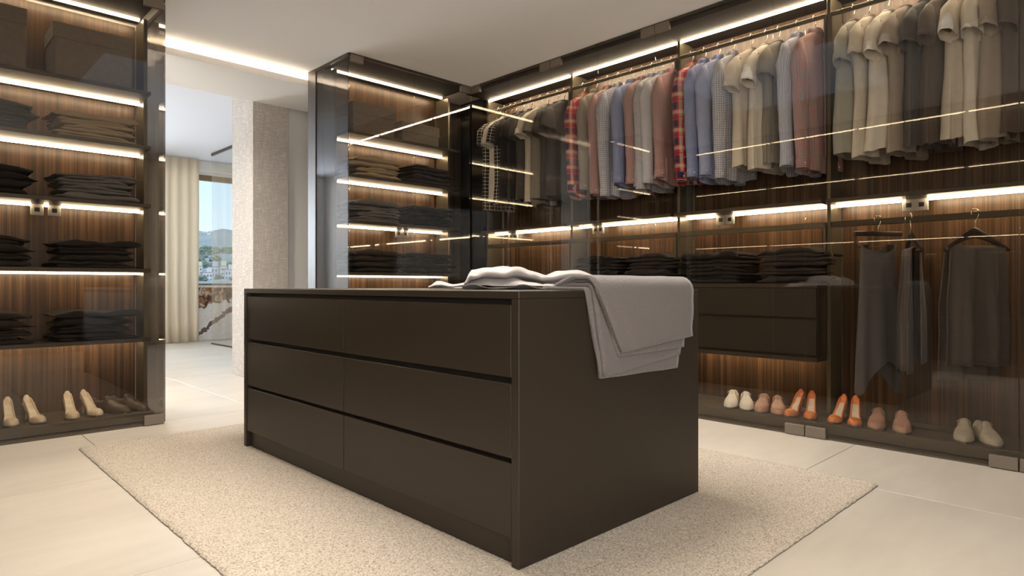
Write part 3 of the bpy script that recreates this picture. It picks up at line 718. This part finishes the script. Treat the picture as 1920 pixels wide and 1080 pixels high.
LST = [('pane', 0, 'black windowpane check T-shirt, leftmost garment on the rail'), ('cream', 0, 'cream T-shirt hanging between two windowpane check T-shirts'),
       ('pane', 0, 'black T-shirt with white windowpane check, just right of the cream T-shirt'), ('black', 0, 'black T-shirt touching the second windowpane check T-shirt'),
       ('black', 0, 'black T-shirt, second to the right of the windowpane check T-shirts'), ('charcoal', 0, 'charcoal T-shirt just left of the beige T-shirt in the corner bay'),
       ('beige', 0, 'beige T-shirt alone among dark ones in the corner bay'), ('olive', 0, 'olive grey T-shirt just right of the beige T-shirt in the corner bay'),
       ('charcoal', 0, 'charcoal T-shirt, second from the right in the corner bay'), ('charcoal', 0, 'charcoal T-shirt last before the first red tartan shirt'),
       ('tartan', 1, 'red, navy and cream tartan shirt, the left one of the two'), ('olive', 1, 'plain olive grey long sleeved shirt right of the left tartan shirt'),
       ('redcheck', 1, 'red check shirt between the olive and the white check shirts'), ('whitecheck', 1, 'white and grey blue check shirt left of the first plain blue shirt'),
       ('blue', 1, 'plain blue shirt among the checked shirts, first blue one from the left'), ('redcheck', 1, 'red and black small check shirt right of the first plain blue shirt'),
       ('greycheck', 1, 'pale grey check shirt in the middle of the checked shirts'), ('greystripe', 1, 'grey and white fine striped shirt in the checked shirt bay'),
       ('redcheck', 1, 'red and black small check shirt touching the right tartan shirt'), ('tartan', 1, 'red, navy and cream tartan shirt, the right one of the two'),
       ('blue', 1, 'plain blue shirt next to the right tartan shirt'), ('blue2', 1, 'pale blue plain shirt left of the large grey check shirt'),
       ('whitecheck', 1, 'grey white check shirt between pale blue shirt and beige T-shirts'), ('beige', 0, 'beige T-shirt with wide open sleeve right of the grey white check shirt'),
       ('cream', 0, 'light beige T-shirt between a beige and an olive T-shirt'), ('olive', 0, 'olive grey T-shirt left of the blue striped shirt'),
       ('bluestripe', 1, 'blue and white fine striped shirt beside the last red check shirt'), ('redcheck', 1, 'red check shirt, last one before the right upright'),
       ('greygreen', 0, 'grey green T-shirt, first one in the bay at the right edge'), ('beige', 0, 'beige T-shirt with long plain front, second in the bay at the right'),
       ('cream', 0, 'light beige T-shirt, third in the bay at the right'), ('taupe', 0, 'taupe T-shirt with wide sleeve right of the light beige ones'),
       ('charcoal', 0, 'charcoal T-shirt behind the door seam in the right bay'), ('brown', 0, 'dark brown T-shirt right of the charcoal one in the right bay'),
       ('beige', 0, 'beige T-shirt hanging right of the dark brown one in the right bay'), ('cream', 0, 'light beige T-shirt, third from the right edge of the photo'),
       ('taupe', 0, 'taupe T-shirt, second from the right edge of the photo'), ('brown', 0, 'dark brown T-shirt cut by the right edge of the photo')]
HX = GX + 0.292
for i, (y, (mk, ls, lab)) in enumerate(zip(HY_, LST)):
    rg = random.Random(100 + i); rz = rg.uniform(-.26, -.06)
    h = hanger(HX, y, HOOKTOP, rz, 'hanger of the ' + lab, 'hangers on the upper rail')
    ln = (0.85 if ls else 0.83) + rg.uniform(-.03, .03)
    if mk == 'pane' and i == 0: ln = 0.88
    garment(HX, y, rz, F[mk], ls, lab, 'shirts on the upper rail' if ls else 'T-shirts on the upper rail', 300 + i, ln, name='shirt' if ls else 'tshirt', cat='shirt' if ls else 't-shirt',
            flare=0.035 if i in (6, 23, 24, 31, 34) else 0)

# trousers on the lower rail of the right bay
TROUS = fabric('grey_wool', (0.092, 0.080, 0.074), 0.9, 0.1, 700); TROUS2 = fabric('slate_wool', (0.088, 0.082, 0.082), 0.9, 0.1, 700)
def draped(x, y, z, rz, w_, l1, l2, mt, label, seed, name='trousers'):
    """trousers folded over the bar of a hanger"""
    ph = seed * 1.7; rows = []; nu = 30
    path = []
    for k in range(16): path.append((-0.018, -l1 + (l1) * k / 15))
    for k in range(1, 8): a = PI - PI * k / 8; path.append((0.018 * math.cos(a), 0.018 * math.sin(a)))
    for k in range(16): path.append((0.018, -l2 * k / 15))
    tot = len(path)
    for k, (py, pz) in enumerate(path):
        r = []; q = min(1, abs(min(0, pz)) / 0.35)
        for i in range(nu + 1):
            u = i / nu - .5; sgn = -1 if py < 0 else 1
            yy = py * (1 + .6 * q) + .016 * (0.35 + q) * math.sin(u * 15 + ph) + .008 * q * math.sin(u * 31 + ph * 2) + sgn * .004
            r.append((u * w_ * (1 + .10 * q) + .012 * q * ns(pz * 4, ph), yy, -0.212 + pz + .010 * (ns(u * 5, ph) if pz < -l1 * .9 else 0)))
        rows.append(r)
    mb = MB(); mb.loft(rows, False)
    t = thing(name, (x, y, z), label, 'trousers', 'trousers on the lower rail', rz)
    o = link('legs', mb.mesh(), mt, t); md = o.modifiers.new('thick', 'SOLIDIFY'); md.thickness = 0.006; md.offset = 0
    mb = MB(); rows2 = []
    for dz in (0.0, 0.003):
        rows2.append([(p[0], p[1] - .0045, p[2] + .075 + dz) for p in rows[0]])
    mb.loft(rows2, False); link('hem_seam', mb.mesh(), mt, t)
    return t
LRZ = 1.304
hh = hanger(4.16, 0.72, LRZ, -0.75, 'dark wooden hanger turned to the front on the lower rail, rightmost', 'hangers on the lower rail')
draped(4.16, 0.72, LRZ, -0.75, 0.30, .62, .70, TROUS, 'taupe grey trousers folded over the rightmost hanger of the lower rail', 1)
hh = hanger(4.16, 1.02, LRZ, 0.42, 'dark wooden hanger seen end on, middle of the lower rail', 'hangers on the lower rail')
draped(4.16, 1.02, LRZ, 0.42, 0.28, .62, .68, TROUS, 'taupe grey trousers folded over the middle hanger of the lower rail', 2)
t = thing('clip_hanger', (4.16, 1.19, LRZ), 'dark clip hanger with wire frame, leftmost on the lower rail', 'hanger', None, -0.70)
link('hook', HK, None, t)
link('bar', boxmesh(0.30, 0.016, 0.028, .006, 2), HWOOD, t, (0, 0, -0.10))
mb = MB(); mb.tube([(-.13, 0, -.112), (-.13, 0, -.165), (-.122, 0, -.178), (.122, 0, -.178), (.13, 0, -.165), (.13, 0, -.112)], .003, 6); link('wire_frame', mb.mesh(), RAILM, t)
for s in (-.075, .075):
    mb = MB(); mb.loft([[(s + a * ww, b, zz) for a, b in ((-1, -.010), (1, -.010), (1, .010), (-1, .010))] for zz, ww in ((-.166, .017), (-.182, .014), (-.205, .007))], True, True, True)
    link('clip', mb.mesh(False), HWOOD, t)
# slate trousers hanging long from the clips
def skirt(x, y, z, rz, label):
    rows = []; nu = 36; nv = 26
    for j in range(nv + 1):
        v_ = j / nv; r = []
        for i in range(nu + 1):
            u = i / nu; a = 2 * PI * u
            w_ = .105 + .03 * v_; top_ = -0.20 + 0.05 * math.cos(a) * math.cos(a) - (.02 if math.sin(a) < 0 else 0)
            zz = top_ + (-.95 - .10 * math.sin(a * 2 + 1) - top_) * v_
            r.append((w_ * math.cos(a) * (1 + .06 * ns(u * 9, v_ * 3)), (.030 + .018 * v_) * math.sin(a) + .012 * v_ * math.sin(u * 40), zz))
        rows.append(r)
    mb = MB(); mb.loft(rows, False)
    t = thing('trousers', (x, y, z), label, 'trousers', 'trousers on the lower rail', rz)
    o = link('legs', mb.mesh(), TROUS2, t)
    mb = MB(); mb.loft([[(p[0] * 1.02, p[1] * 1.05, p[2] - dz) for p in rows[0]] for dz in (-.002, .035)], False); link('waistband', mb.mesh(), TROUS2, t)
skirt(4.16, 1.19, LRZ, -0.70, 'slate grey trousers hanging long from the clip hanger, leftmost on the lower rail')

# ------------------------------------------------------------------ folded clothes
def folded_mesh(seed, W, D, h):
    rg = random.Random(seed); ph = rg.uniform(0, 50); nl = 2; lt = h / nl; th = lt * .90
    path = []                                       # (y, z, layer)
    yo = [rg.uniform(-.014, .014) for _ in range(nl)]
    for k in range(nl):
        zc = lt * (k + .5); a, b = (D / 2 - lt / 2, -D / 2 + lt / 2) if k % 2 == 0 else (-D / 2 + lt / 2, D / 2 - lt / 2)
        for q in range(9): path.append((a + (b - a) * q / 8, zc, k))
        if k < nl - 1:
            sg = -1 if k % 2 == 0 else 1
            for q in range(1, 5):
                an = -PI / 2 + PI * q / 5; path.append((b + sg * lt / 2 * math.cos(an), zc + lt / 2 + lt / 2 * math.sin(an), k + q / 5))
    pp = [(p[0], p[1]) for p in path]; loop = []
    def nrm(i):
        a, b = pp[max(i - 1, 0)], pp[min(i + 1, len(pp) - 1)]; dx, dz = b[0] - a[0], b[1] - a[1]; l = math.hypot(dx, dz) or 1
        return -dz / l, dx / l
    for i in range(len(pp)): n_ = nrm(i); loop.append((pp[i][0] + n_[0] * th / 2, pp[i][1] + n_[1] * th / 2, path[i][2]))
    for i in range(len(pp) - 1, -1, -1): n_ = nrm(i); loop.append((pp[i][0] - n_[0] * th / 2, pp[i][1] - n_[1] * th / 2, path[i][2]))
    oa = [rg.uniform(-.05, .012) for _ in range(nl + 1)]; ob = [rg.uniform(-.05, .012) for _ in range(nl + 1)]
    ska = [rg.uniform(-.16, .16) for _ in range(nl + 1)]
    rows = []; N = 30
    for j in range(N + 1):
        u = -1 + 2 * j / N; r = []
        pin = 1 - .62 * (max(0, abs(u) - .82) / .18) ** 2
        for (y, z, k) in loop:
            ki = int(min(nl - 1, k)); kk = k - ki
            f = lambda A: A[ki] * (1 - kk) + A[min(nl, ki + 1)] * kk
            x = -W / 2 - f(oa) + (W + f(oa) + f(ob)) * (u + 1) / 2 + f(ska) * y * abs(u) ** 3
            wave = .020 * ns(x * 6, y * 3, ph) + .011 * ns(x * 15, y * 7, ph + 5)
            zl = lt * (ki + .5) + (z - lt * (ki + .5)) * pin * (1 + .30 * ns(x * 11, k * 3, ph + 2))
            z2 = zl + (z / h) * wave - (z / h) * .012 * abs(u) ** 4 + (.35 - z / h * .2) * .012 * ns(x * 8 + 3, y * 5, ph + 20)
            r.append((x, y + .016 * ns(x * 8, k * 2, ph + 9) + .009 * ns(x * 21, z * 60, ph), max(0.0004, z2)))
        rows.append(r)
    mb = MB(); mb.loft(rows, True, True, True); return mb.mesh()
FOLD = {}
def folded(mk, mt, var, x, y, z, rz, label, group, name='folded_trousers', cat='folded clothes', W=.45, D=.30, h=.048):
    key = (mk, var, W)
    if key not in FOLD:
        FOLD[key] = folded_mesh(hash((var * 7 + 3, int(W * 100))) % 1000, W, D, h); FOLD[key].materials.append(mt)
    o = link(name, FOLD[key], None, None, (x, y, z)); o.rotation_euler = (0, 0, rz)
    return tag(o, label, cat, group)
FC = {'tan': fabric('tan_twill', (0.36, 0.27, 0.17)), 'grey': fabric('grey_denim', (0.125, 0.118, 0.115)), 'black': fabric('black_denim', (0.016, 0.0135, 0.013), sheen=0.03), 'navy': fabric('dark_slate_denim', (0.040, 0.038, 0.040), sheen=0.05), 'coal': fabric('coal_denim', (0.023, 0.019, 0.018), sheen=0.03)}
ORD = {3: ['bottom', 'middle', 'top'], 4: ['bottom', 'second lowest', 'second from top', 'top'], 5: ['bottom', 'second lowest', 'middle', 'second from top', 'top']}
vc = [0]
def stack(side, r, z, mk, n, where, W=.45, h=.046, d=.285):
    rg = random.Random(int(r * 1000 + z * 77))
    for k in range(n):
        vc[0] += 1; rz = rg.uniform(-.05, .05) + (PI if rg.random() < .5 else 0)
        rr_ = r + rg.uniform(-.012, .012); dd = d + rg.uniform(-.008, .008)
        if side is B: x, y, a = rr_, GY + dd, rz
        else: x, y, a = GX + dd, rr_, rz + PI / 2
        folded(mk, FC[mk], (vc[0] * 5) % 8, x, y, z + k * h * 1.02, a, '%s %s trousers, %s' % (ORD[n][k], {'tan': 'tan', 'grey': 'grey', 'black': 'black', 'navy': 'dark slate', 'coal': 'charcoal'}[mk], where), 'folded trousers', W=W, D=.30, h=h)
zs = {q[0]: q[0] + .0245 for q in left_sh}
lev = ['second', 'third', 'fourth', 'fifth']
for (z, (mkl, mkr), nn, hh_, wd) in ((1.792, ('navy', 'tan'), (4, 4), .040, 'pile under box shelf'), (1.410, ('black', 'grey'), (4, 4), .042, 'pile above the sockets'), (0.985, ('coal', 'black'), (4, 4), .043, 'pile below the sockets'), (0.53, ('coal', 'black'), (4, 4), .047, 'pile on lowest shelf')):
    stack(B, 0.925, zs[z], mkr, nn[1], 'right %s, left wardrobe' % wd, h=hh_)
    stack(B, 0.395, zs[z], mkl, nn[0], 'left %s, left wardrobe' % wd, W=.42, h=hh_)
for (z, (mkl, mkr), hh_, wd) in ((1.792, ('tan', 'navy'), .042, 'pile under box shelf'), (1.412, ('grey', 'black'), .046, 'pile above the sockets'), (0.985, ('coal', 'black'), .046, 'pile below the sockets')):
    stack(B, 2.97, z + .0245, mkl, 4, 'left %s, middle wardrobe' % wd, W=.50, h=hh_)
    stack(B, 3.54, z + .0245, mkr, 4, 'right %s, middle wardrobe' % wd, W=.50, h=hh_)
for (r, wd) in ((3.225, 'left pile on cabinet under checked shirts'), (2.725, 'right pile on cabinet under checked shirts'), (2.20, 'left pile on cabinet under blue shirts'), (1.675, 'right pile on cabinet under blue shirts')):
    stack(R, r, 0.9125, 'black' if 'left' in wd else 'coal', 4, wd, W=.46, h=.054, d=.33)

# ------------------------------------------------------------------ lidded boxes
def lidbox(x0, x1, y0, y1, z, h, label, group):
    t = thing('storage_box', ((x0 + x1) / 2, (y0 + y1) / 2, z), label, 'box', group)
    box('body', x0 + .006, x1 - .006, y0 + .006, y1 - .006, z, z + h - .07, BOXM, t, 0.004)
    box('lid', x0, x1, y0, y1, z + h - .095, z + h, BOXM, t, 0.005, 2)
Z1 = 2.150 + .0245
lidbox(0.70, 1.13, GY + .14, GY + .46, Z1, .33, 'dark linen lidded box, large one on the top shelf of the left wardrobe', 'boxes')
lidbox(0.20, 0.575, GY + .14, GY + .46, Z1, .36, 'dark linen lidded box cut by the left edge of the photo', 'boxes')
lidbox(2.74, 3.16, GY + .15, GY + .46, Z1, .26, 'dark linen lidded box, taller one on the middle wardrobe top shelf', 'boxes')
lidbox(3.24, 3.66, GY + .17, GY + .46, Z1, .19, 'dark linen lidded box, lower one on the middle wardrobe top shelf', 'boxes')

# ------------------------------------------------------------------ shoes
def lerp(a, b, t): return a + (b - a) * t
def curve(pts, s):
    for (a, va), (b, vb) in zip(pts, pts[1:]):
        if s <= b:
            t = (s - a) / (b - a); t = t * t * (3 - 2 * t); return va + (vb - va) * t
    return pts[-1][1]
def shoe_meshes(kind):
    """shoe pointing along -X (toe at -X), standing on z=0"""
    Ln = .285 if kind == 'derby' else .235
    if kind == 'derby':
        wid = ((0, .018), (.06, .032), (.25, .033), (.45, .034), (.68, .047), (.85, .042), (.95, .026), (1, .008))
        hgt = ((0, .088), (.1, .092), (.30, .100), (.42, .104), (.55, .078), (.75, .056), (.92, .044), (1, .024))
        bas = ((0, .016), (1, .010)); o0, o1 = .04, .42; cav = .030
    else:
        wid = ((0, .012), (.06, .023), (.25, .025), (.45, .026), (.70, .038), (.85, .034), (.95, .020), (1, .007))
        hgt = ((0, .152), (.08, .156), (.25, .132), (.45, .080), (.62, .045), (.75, .050), (.9, .044), (1, .024))
        bas = ((0, .098), (.12, .094), (.35, .060), (.6, .018), (.72, .010), (.9, .010), (1, .012)); o0, o1 = .04, .74; cav = .008
    n = 22; rows = []; ins = []
    for k in range(31):
        s = k / 30; x = Ln * (.5 - s); w_ = curve(wid, s); h_ = curve(hgt, s); b_ = curve(bas, s)
        op = o0 < s < o1
        e_ = min(1, max(0, min((s - o0) / .05, (o1 - s) / .07))) if op else 0
        r = []
        for q in range(n + 1):
            a = PI * q / n; c, sn = math.cos(a), math.sin(a)
            yy = w_ * math.copysign(abs(c) ** .75, c); zz = b_ + (h_ - b_) * sn ** (.72)
            if e_ > 0:
                m_ = min(1, max(0, (sn - .62) / .14)) * e_
                zz = lerp(zz, b_ + cav, m_); yy *= 1 - .10 * m_
            r.append((x, yy, zz))
        rows.append([(x, w_ * .96, b_ - .001)] + r + [(x, -w_ * .96, b_ - .001)])
    mb = MB(); mb.loft(rows, True, True, True); up = mb.mesh()
    # sole
    mb = MB(); rows = []
    thk = .012 if kind == 'derby' else .005
    for k in range(25):
        s = k / 24; x = (Ln + .008) * (.5 - s); w_ = curve(wid, s) + .003; b_ = curve(bas, s)
        lo = max(0.0, b_ - thk) if kind == 'derby' else max(0.0, b_ - thk - (.004 if s > .55 else 0))
        rows.append([(x, w_, b_ + .001), (x, -w_, b_ + .001), (x, -w_ * .97, lo), (x, w_ * .97, lo)])
    mb.loft(rows, True, True, True); sole = mb.mesh(False)
    mb = MB(); ex = {}
    if kind == 'derby':
        mb.loft([[(Ln * .5 + .002, .024, z_), (Ln * .5 + .002, -.024, z_), (Ln * .26, -.034, z_), (Ln * .26, .034, z_)] for z_ in (0.0, .007)], True, True, True); heel = mb.mesh(False)
        lc = MB()
        for i in range(5):
            s = .40 + i * .035; x = Ln * (.5 - s); h_ = curve(hgt, s); w_ = curve(wid, s)
            lc.tube([(x, -.020, h_ - .010), (x - .002, 0, h_ + .001), (x, .020, h_ - .010)], .0022, 6)
        lc.tube([(Ln * .075, 0, .106), (Ln * .07, .02, .098), (Ln * .05, .032, .086)], .002, 6); lc.tube([(Ln * .075, 0, .106), (Ln * .07, -.02, .098), (Ln * .05, -.032, .086)], .002, 6)
        ex['laces'] = lc.mesh()
        sm = MB()                                      # facing seams running down the vamp
        for sgn in (-1, 1):
            pts = []
            for i in range(9):
                s = .40 + i * .028; a = PI / 2 - sgn * (.32 + .085 * i); w_ = curve(wid, s); h_ = curve(hgt, s); b_ = curve(bas, s)
                c, sn = math.cos(a), math.sin(a)
                pts.append((Ln * (.5 - s) - .004 * (4 - abs(i - 4)) * .3, (w_ + .001) * math.copysign(abs(c) ** .75, c), b_ + (h_ - b_ + .001) * sn ** .72))
            sm.tube(pts, .0014, 5)
        ex['seam'] = sm.mesh()
    else:
        hp = [(Ln * .5 - .020, 0, .096), (Ln * .5 - .014, 0, .07), (Ln * .5 - .010, 0, .04), (Ln * .5 - .008, 0, 0.0)]
        mb.tube(hp, [.019, .010, .0065, .006], 12); heel = mb.mesh()
        im = MB(); rows = []
        for k in range(17):
            s = .06 + .62 * k / 16; x = Ln * (.5 - s); w_ = curve(wid, s) * .80; b_ = curve(bas, s) + cav + .0015
            rows.append([(x, w_, b_), (x, 0, b_ - .001), (x, -w_, b_)])
        im.loft(rows, False); ex['insole'] = im.mesh()
    return up, sole, heel, ex
SM = {k: shoe_meshes(k) for k in ('derby', 'pump')}
SHC = {}
def shoe(kind, x, y, z, rz, mt, label, group, solem=SOLE):
    t = thing('lace_up_shoe' if kind == 'derby' else 'high_heel_pump', (x, y, z), label, 'shoe', group, rz)
    key = (kind, mt.name)
    if key not in SHC:
        up, so_, he, ex = SM[kind]
        a = [m_.copy() for m_ in (up, so_, he)]
        a[0].materials.append(mt); a[1].materials.append(solem); a[2].materials.append(mt if kind == 'pump' else solem)
        e2 = {k: v.copy() for k, v in ex.items()}
        for k, v in e2.items(): v.materials.append(INSOLE if k == 'insole' else (LACE if k == 'seam' else mt))
        SHC[key] = a, e2
    a, e2 = SHC[key]
    link('upper', a[0], None, t); link('sole', a[1], None, t); link('heel', a[2], None, t)
    for k, v in e2.items(): link(k, v, None, t)
ZB = 0.0755
sx = GX + .215
for (k, y, mt, rz, lab, grp) in (('derby', 2.085, LEATHW, .34, 'white leather lace up shoe, left one of the white pair under the drawers', 'white lace up shoes'), ('derby', 1.985, LEATHW, .50, 'white leather lace up shoe, right one of the white pair under the drawers', 'white lace up shoes'),
        ('derby', 1.87, LEATHP, .30, 'dusky pink lace up shoe, left one beside the white pair', 'pink lace up shoes'), ('derby', 1.77, LEATHP, .44, 'dusky pink lace up shoe, right one next to the orange heels', 'pink lace up shoes'),
        ('pump', 1.655, LEATHO, .02, 'bright orange high heel, left one of the pair left of the door clamps', 'orange high heels'), ('pump', 1.555, LEATHO, .30, 'bright orange high heel, right one of the pair left of the door clamps', 'orange high heels'),
        ('pump', 1.395, LEATHO, .02, 'orange high heel in the right bay, left one, beyond the upright', 'orange high heels'), ('pump', 1.30, LEATHO, .28, 'orange high heel in the right bay, right one, beside the pink shoes', 'orange high heels'),
        ('derby', 1.185, LEATHP, .20, 'dusky pink lace up shoe in the right bay, left one', 'pink lace up shoes'), ('derby', 1.06, LEATHP, .28, 'dusky pink lace up shoe in the right bay at the door seam', 'pink lace up shoes'),
        ('derby', 0.765, LEATHG, .16, 'pale taupe lace up shoe, left one of the pair at the right edge', 'taupe lace up shoes'), ('derby', 0.665, LEATHG, .46, 'pale taupe lace up shoe, right one of the pair at the right edge', 'taupe lace up shoes')):
    shoe(k, sx + (.02 if k == 'derby' else 0), y, ZB, rz - .45 * 0 , mt, lab, grp)
sy = GY + .215
for (k, x, mt, rz, lab, grp) in (('pump', .50, LEATHC, .0, 'cream high heel, leftmost shoe in the left wardrobe', 'cream high heels'), ('pump', .615, LEATHC, .22, 'cream high heel, second shoe from the left', 'cream high heels'),
        ('pump', .80, LEATHC, .0, 'cream high heel left of the brown lace up shoes, third shoe from the left', 'cream high heels'), ('pump', .91, LEATHC, .22, 'cream high heel touching the brown lace up shoes', 'cream high heels'),
        ('derby', 1.02, LEATHB, .55, 'dark brown lace up shoe right of the cream heels, left one', 'brown lace up shoes'), ('derby', 1.13, LEATHB, .55, 'dark brown lace up shoe nearest the glass end of the left wardrobe', 'brown lace up shoes')):
    shoe(k, x, sy + (.02 if k == 'derby' else 0), ZB, PI / 2 + rz, mt, lab, grp, SOLEB if mt is LEATHB else SOLE)

# ================================================================== THROW AND CLOTHES ON THE ISLAND
def knitmat():
    m, nt, out = newmat('taupe_knit')
    v = coords(nt, 'UV', (1, 1, 1)); n = noi(nt, coords(nt, 'Object', (110, 110, 260)), 1, 2); n2 = noi(nt, v, 8, 3)
    c = mixc(nt, n2, (0.188, 0.158, 0.145), (0.218, 0.185, 0.168)); c = mixc(nt, M_(nt, 'MULTIPLY', n, .45), c, (0.085, 0.07, 0.063))
    bsdf(nt, out, c, 0.95, spec=0.1, sheen=0.3, bump=n, bstr=0.6, bdist=0.004); return m
KNIT = knitmat()
def sheetloop(path, th):                            # closed section of a sheet of thickness th along a 2D path
    out_, n = [], len(path)
    def nr(i):
        a, b = path[max(i - 1, 0)], path[min(i + 1, n - 1)]; dx, dz = b[0] - a[0], b[1] - a[1]; l = math.hypot(dx, dz) or 1
        return -dz / l, dx / l
    for i in range(n): q = nr(i); out_.append((path[i][0] + q[0] * th / 2, path[i][1] + q[1] * th / 2))
    for i in range(n - 1, -1, -1): q = nr(i); out_.append((path[i][0] - q[0] * th / 2, path[i][1] - q[1] * th / 2))
    return out_
throw = thing('knitted_throw', (2.0, 1.6, IZ1), 'taupe knitted throw folded over the near end of the island', 'throw')
def throw_layer(offs, x0t, x1t, x0b, x1b, ybk, drop0, drop1, th, seed, bulge=0.0):
    """one folded layer: lies on the top back to ybk, rounds the edge, hangs on the end panel"""
    N = 26; rows = []
    for j in range(N + 1):
        u = j / N; drop = lerp(drop0, drop1, u); rad = offs
        path = []
        for q in range(9): path.append((ybk + (IY0 + .004 - ybk) * q / 8, IZ1 + .0068 + (rad - .0068) * min(1, q / 5) ** .7))
        for q in range(1, 7): a = PI / 2 + PI / 2 * q / 6; path.append((IY0 + .004 + (rad + .006) * math.cos(a), IZ1 - .006 + (rad + .006) * math.sin(a)))
        for q in range(1, 11): path.append((IY0 - rad - .002 - .004 * math.sin(q * .9 + seed) * (q / 10), IZ1 - .006 - (drop - .006) * q / 10))
        r = []
        for (y, z) in sheetloop(path, th):
            s = min(1, max(0, (IZ1 - z) / drop)) if drop > 0 else 0
            xa, xb = lerp(x0t, x0b, s), lerp(x1t, x1b, s)
            x = lerp(xa, xb, u)
            e_ = 1 - (2 * u - 1) ** 6
            yy = y - (.012 * bulge * math.exp(-((u - .08) / .10) ** 2) * s)
            r.append((x - 2.0, yy - 1.6, z - IZ1 + .002 * ns(x * 8, y * 8, seed)))
        rows.append(r)
    mb = MB(); mb.loft(rows, True, True, True); return link('folded_layer', mb.mesh(), KNIT, throw)
throw_layer(.0075, 1.715, 2.315, 1.795, 2.302, 1.60, .312, .318, .012, 1)
throw_layer(.021, 1.735, 2.320, 1.80, 2.302, 1.585, .305, .262, .012, 2)
throw_layer(.0345, 1.745, 2.330, 1.87, 2.306, 1.575, .238, .232, .012, 3)
throw_layer(.048, 1.725, 2.352, 1.865, 2.345, 1.56, .222, .190, .013, 4, 0.6)
# garments tossed on the island: sheets whose sections rise to a ridge, curl over and tuck under
SATIN = fabric('grey_satin', (0.36, 0.325, 0.305), 0.42, 0.05, 500, bstr=0.05)
def pw(pts, x):
    if x <= pts[0][0]: return pts[0][1]
    for (a, va), (b, vb) in zip(pts, pts[1:]):
        if x <= b:
            t = (x - a) / (b - a); t = t * t * (3 - 2 * t); return va + (vb - va) * t
    return pts[-1][1]
def spline(P, n):                                   # smooth polyline through P
    out_ = []
    for i in range(len(P) - 1):
        p0, p1, p2, p3 = P[max(i - 1, 0)], P[i], P[i + 1], P[min(i + 2, len(P) - 1)]
        for q in range(n):
            t = q / n
            out_.append(tuple(.5 * (2 * b + (c - a) * t + (2 * a - 5 * b + 4 * c - d) * t * t + (3 * b - a - 3 * c + d) * t ** 3) for a, b, c, d in zip(p0, p1, p2, p3)))
    out_.append(P[-1]); return out_
def heap(name, a0, a1, H, curl, back, front, loc, rz, label, seed, zmin=.003, n=64):
    rows = []
    for j in range(n + 1):
        u = j / n; a = a0 + (a1 - a0) * u; h = pw(H, a); c = pw(curl, a); bk = pw(back, a); fr = pw(front, a)
        w1 = .016 * ns(a * 6, seed); w2 = .012 * ns(a * 8, seed + 4)
        P = [(bk, zmin), (bk * .7, .25 * h + zmin), (bk * .35 + w1, .78 * h), (.02 + w1, h), (-.04 * (1 + c) + w2, h * 1.0), (-.075 * (1 + .9 * c) + w2, h * .80),
             (-.070 * (1 + .9 * c) + w2, h * (.62 - .08 * c)), (-.03 + .06 * c, h * (.42 - .06 * c)), (-.03 + .05 * c, .24 * h + zmin), (fr * .55, .30 * h * c + .10 * h + .010 * abs(ns(a * 11, seed + 8)) + zmin), (fr * .9, .14 * h * c + .006 + zmin), (fr, zmin)]
        r = []
        for k, (b, z) in enumerate(spline(P, 5)):
            q = k / 55
            z += .006 * ns(a * 18 + b * 6, b * 12, seed + 2) * min(1, h / .04) - .034 * max(0, .22 - abs(ns(a * 6 + b * 7, b * 5 - a * 3, seed + 12))) * min(1, h / .04)
            r.append((a + .012 * ns(b * 8, a * 5, seed + 6) - .10 * b * ns(a * 2, seed), b, max(zmin, z)))
        rows.append(r)
    mb = MB(); mb.loft(rows, False); o = link(name, mb.mesh(), SATIN, None, loc); o.rotation_euler = (0, 0, rz)
    md = o.modifiers.new('thick', 'SOLIDIFY'); md.thickness = .0025; md.offset = 1
    return tag(o, label, 'garment')
heap_turn = ANG - PI / 2
heap('garment', -.30, .33, ((-.30, .018), (-.27, .070), (-.16, .086), (-.07, .090), (-.01, .068), (.06, .056), (.13, .070), (.20, .074), (.27, .050), (.33, .008)),
     ((-.30, .9), (-.10, 1.0), (-.02, .35), (.10, .05), (.33, 0)), ((-.30, .10), (0, .17), (.33, .12)), ((-.30, -.10), (-.18, -.15), (0, -.16), (.33, -.12)),
     (2.09, 2.02, IZ1 + .011), heap_turn, 'crumpled pale grey satin garment heaped on the island behind the throw', 3.3)
heap('garment', -.24, .22, ((-.24, .012), (-.20, .034), (-.12, .020), (-.05, .030), (.02, .016), (.08, .046), (.13, .052), (.18, .030), (.22, .02)),
     ((-.24, .3), (.0, .1), (.12, .9), (.22, .9)), ((-.24, .05), (0, .13), (.22, .12)), ((-.24, -.05), (-.1, -.10), (.05, -.09), (.22, -.11)),
     (2.01, 2.29, IZ1 + .001), heap_turn + .1, 'pale grey garment lying flat with a curled end, left of the crumpled one', 8.1)
rows = []
for j in range(31):
    a = -.20 + .42 * j / 30; r = []
    for k in range(19):
        b = -.10 + .26 * k / 18
        e_ = max(0, 1 - k / 4.0)
        r.append((a + .02 * ns(b * 9, 3), b + .012 * ns(a * 10, 5), .0015 + .018 * e_ * (.5 + .5 * math.sin(a * 30)) ** 2 + .004 * (1 + ns(a * 8, b * 8, 2))))
    rows.append(r)
mb = MB(); mb.loft(rows, False); o = link('garment', mb.mesh(), KNIT, None, (1.90, 1.96, IZ1 + .001)); o.rotation_euler = (0, 0, heap_turn)
md = o.modifiers.new('thick', 'SOLIDIFY'); md.thickness = .003; md.offset = 1
tag(o, 'taupe knit piece with wavy front edge lying under the crumpled satin garment', 'garment')
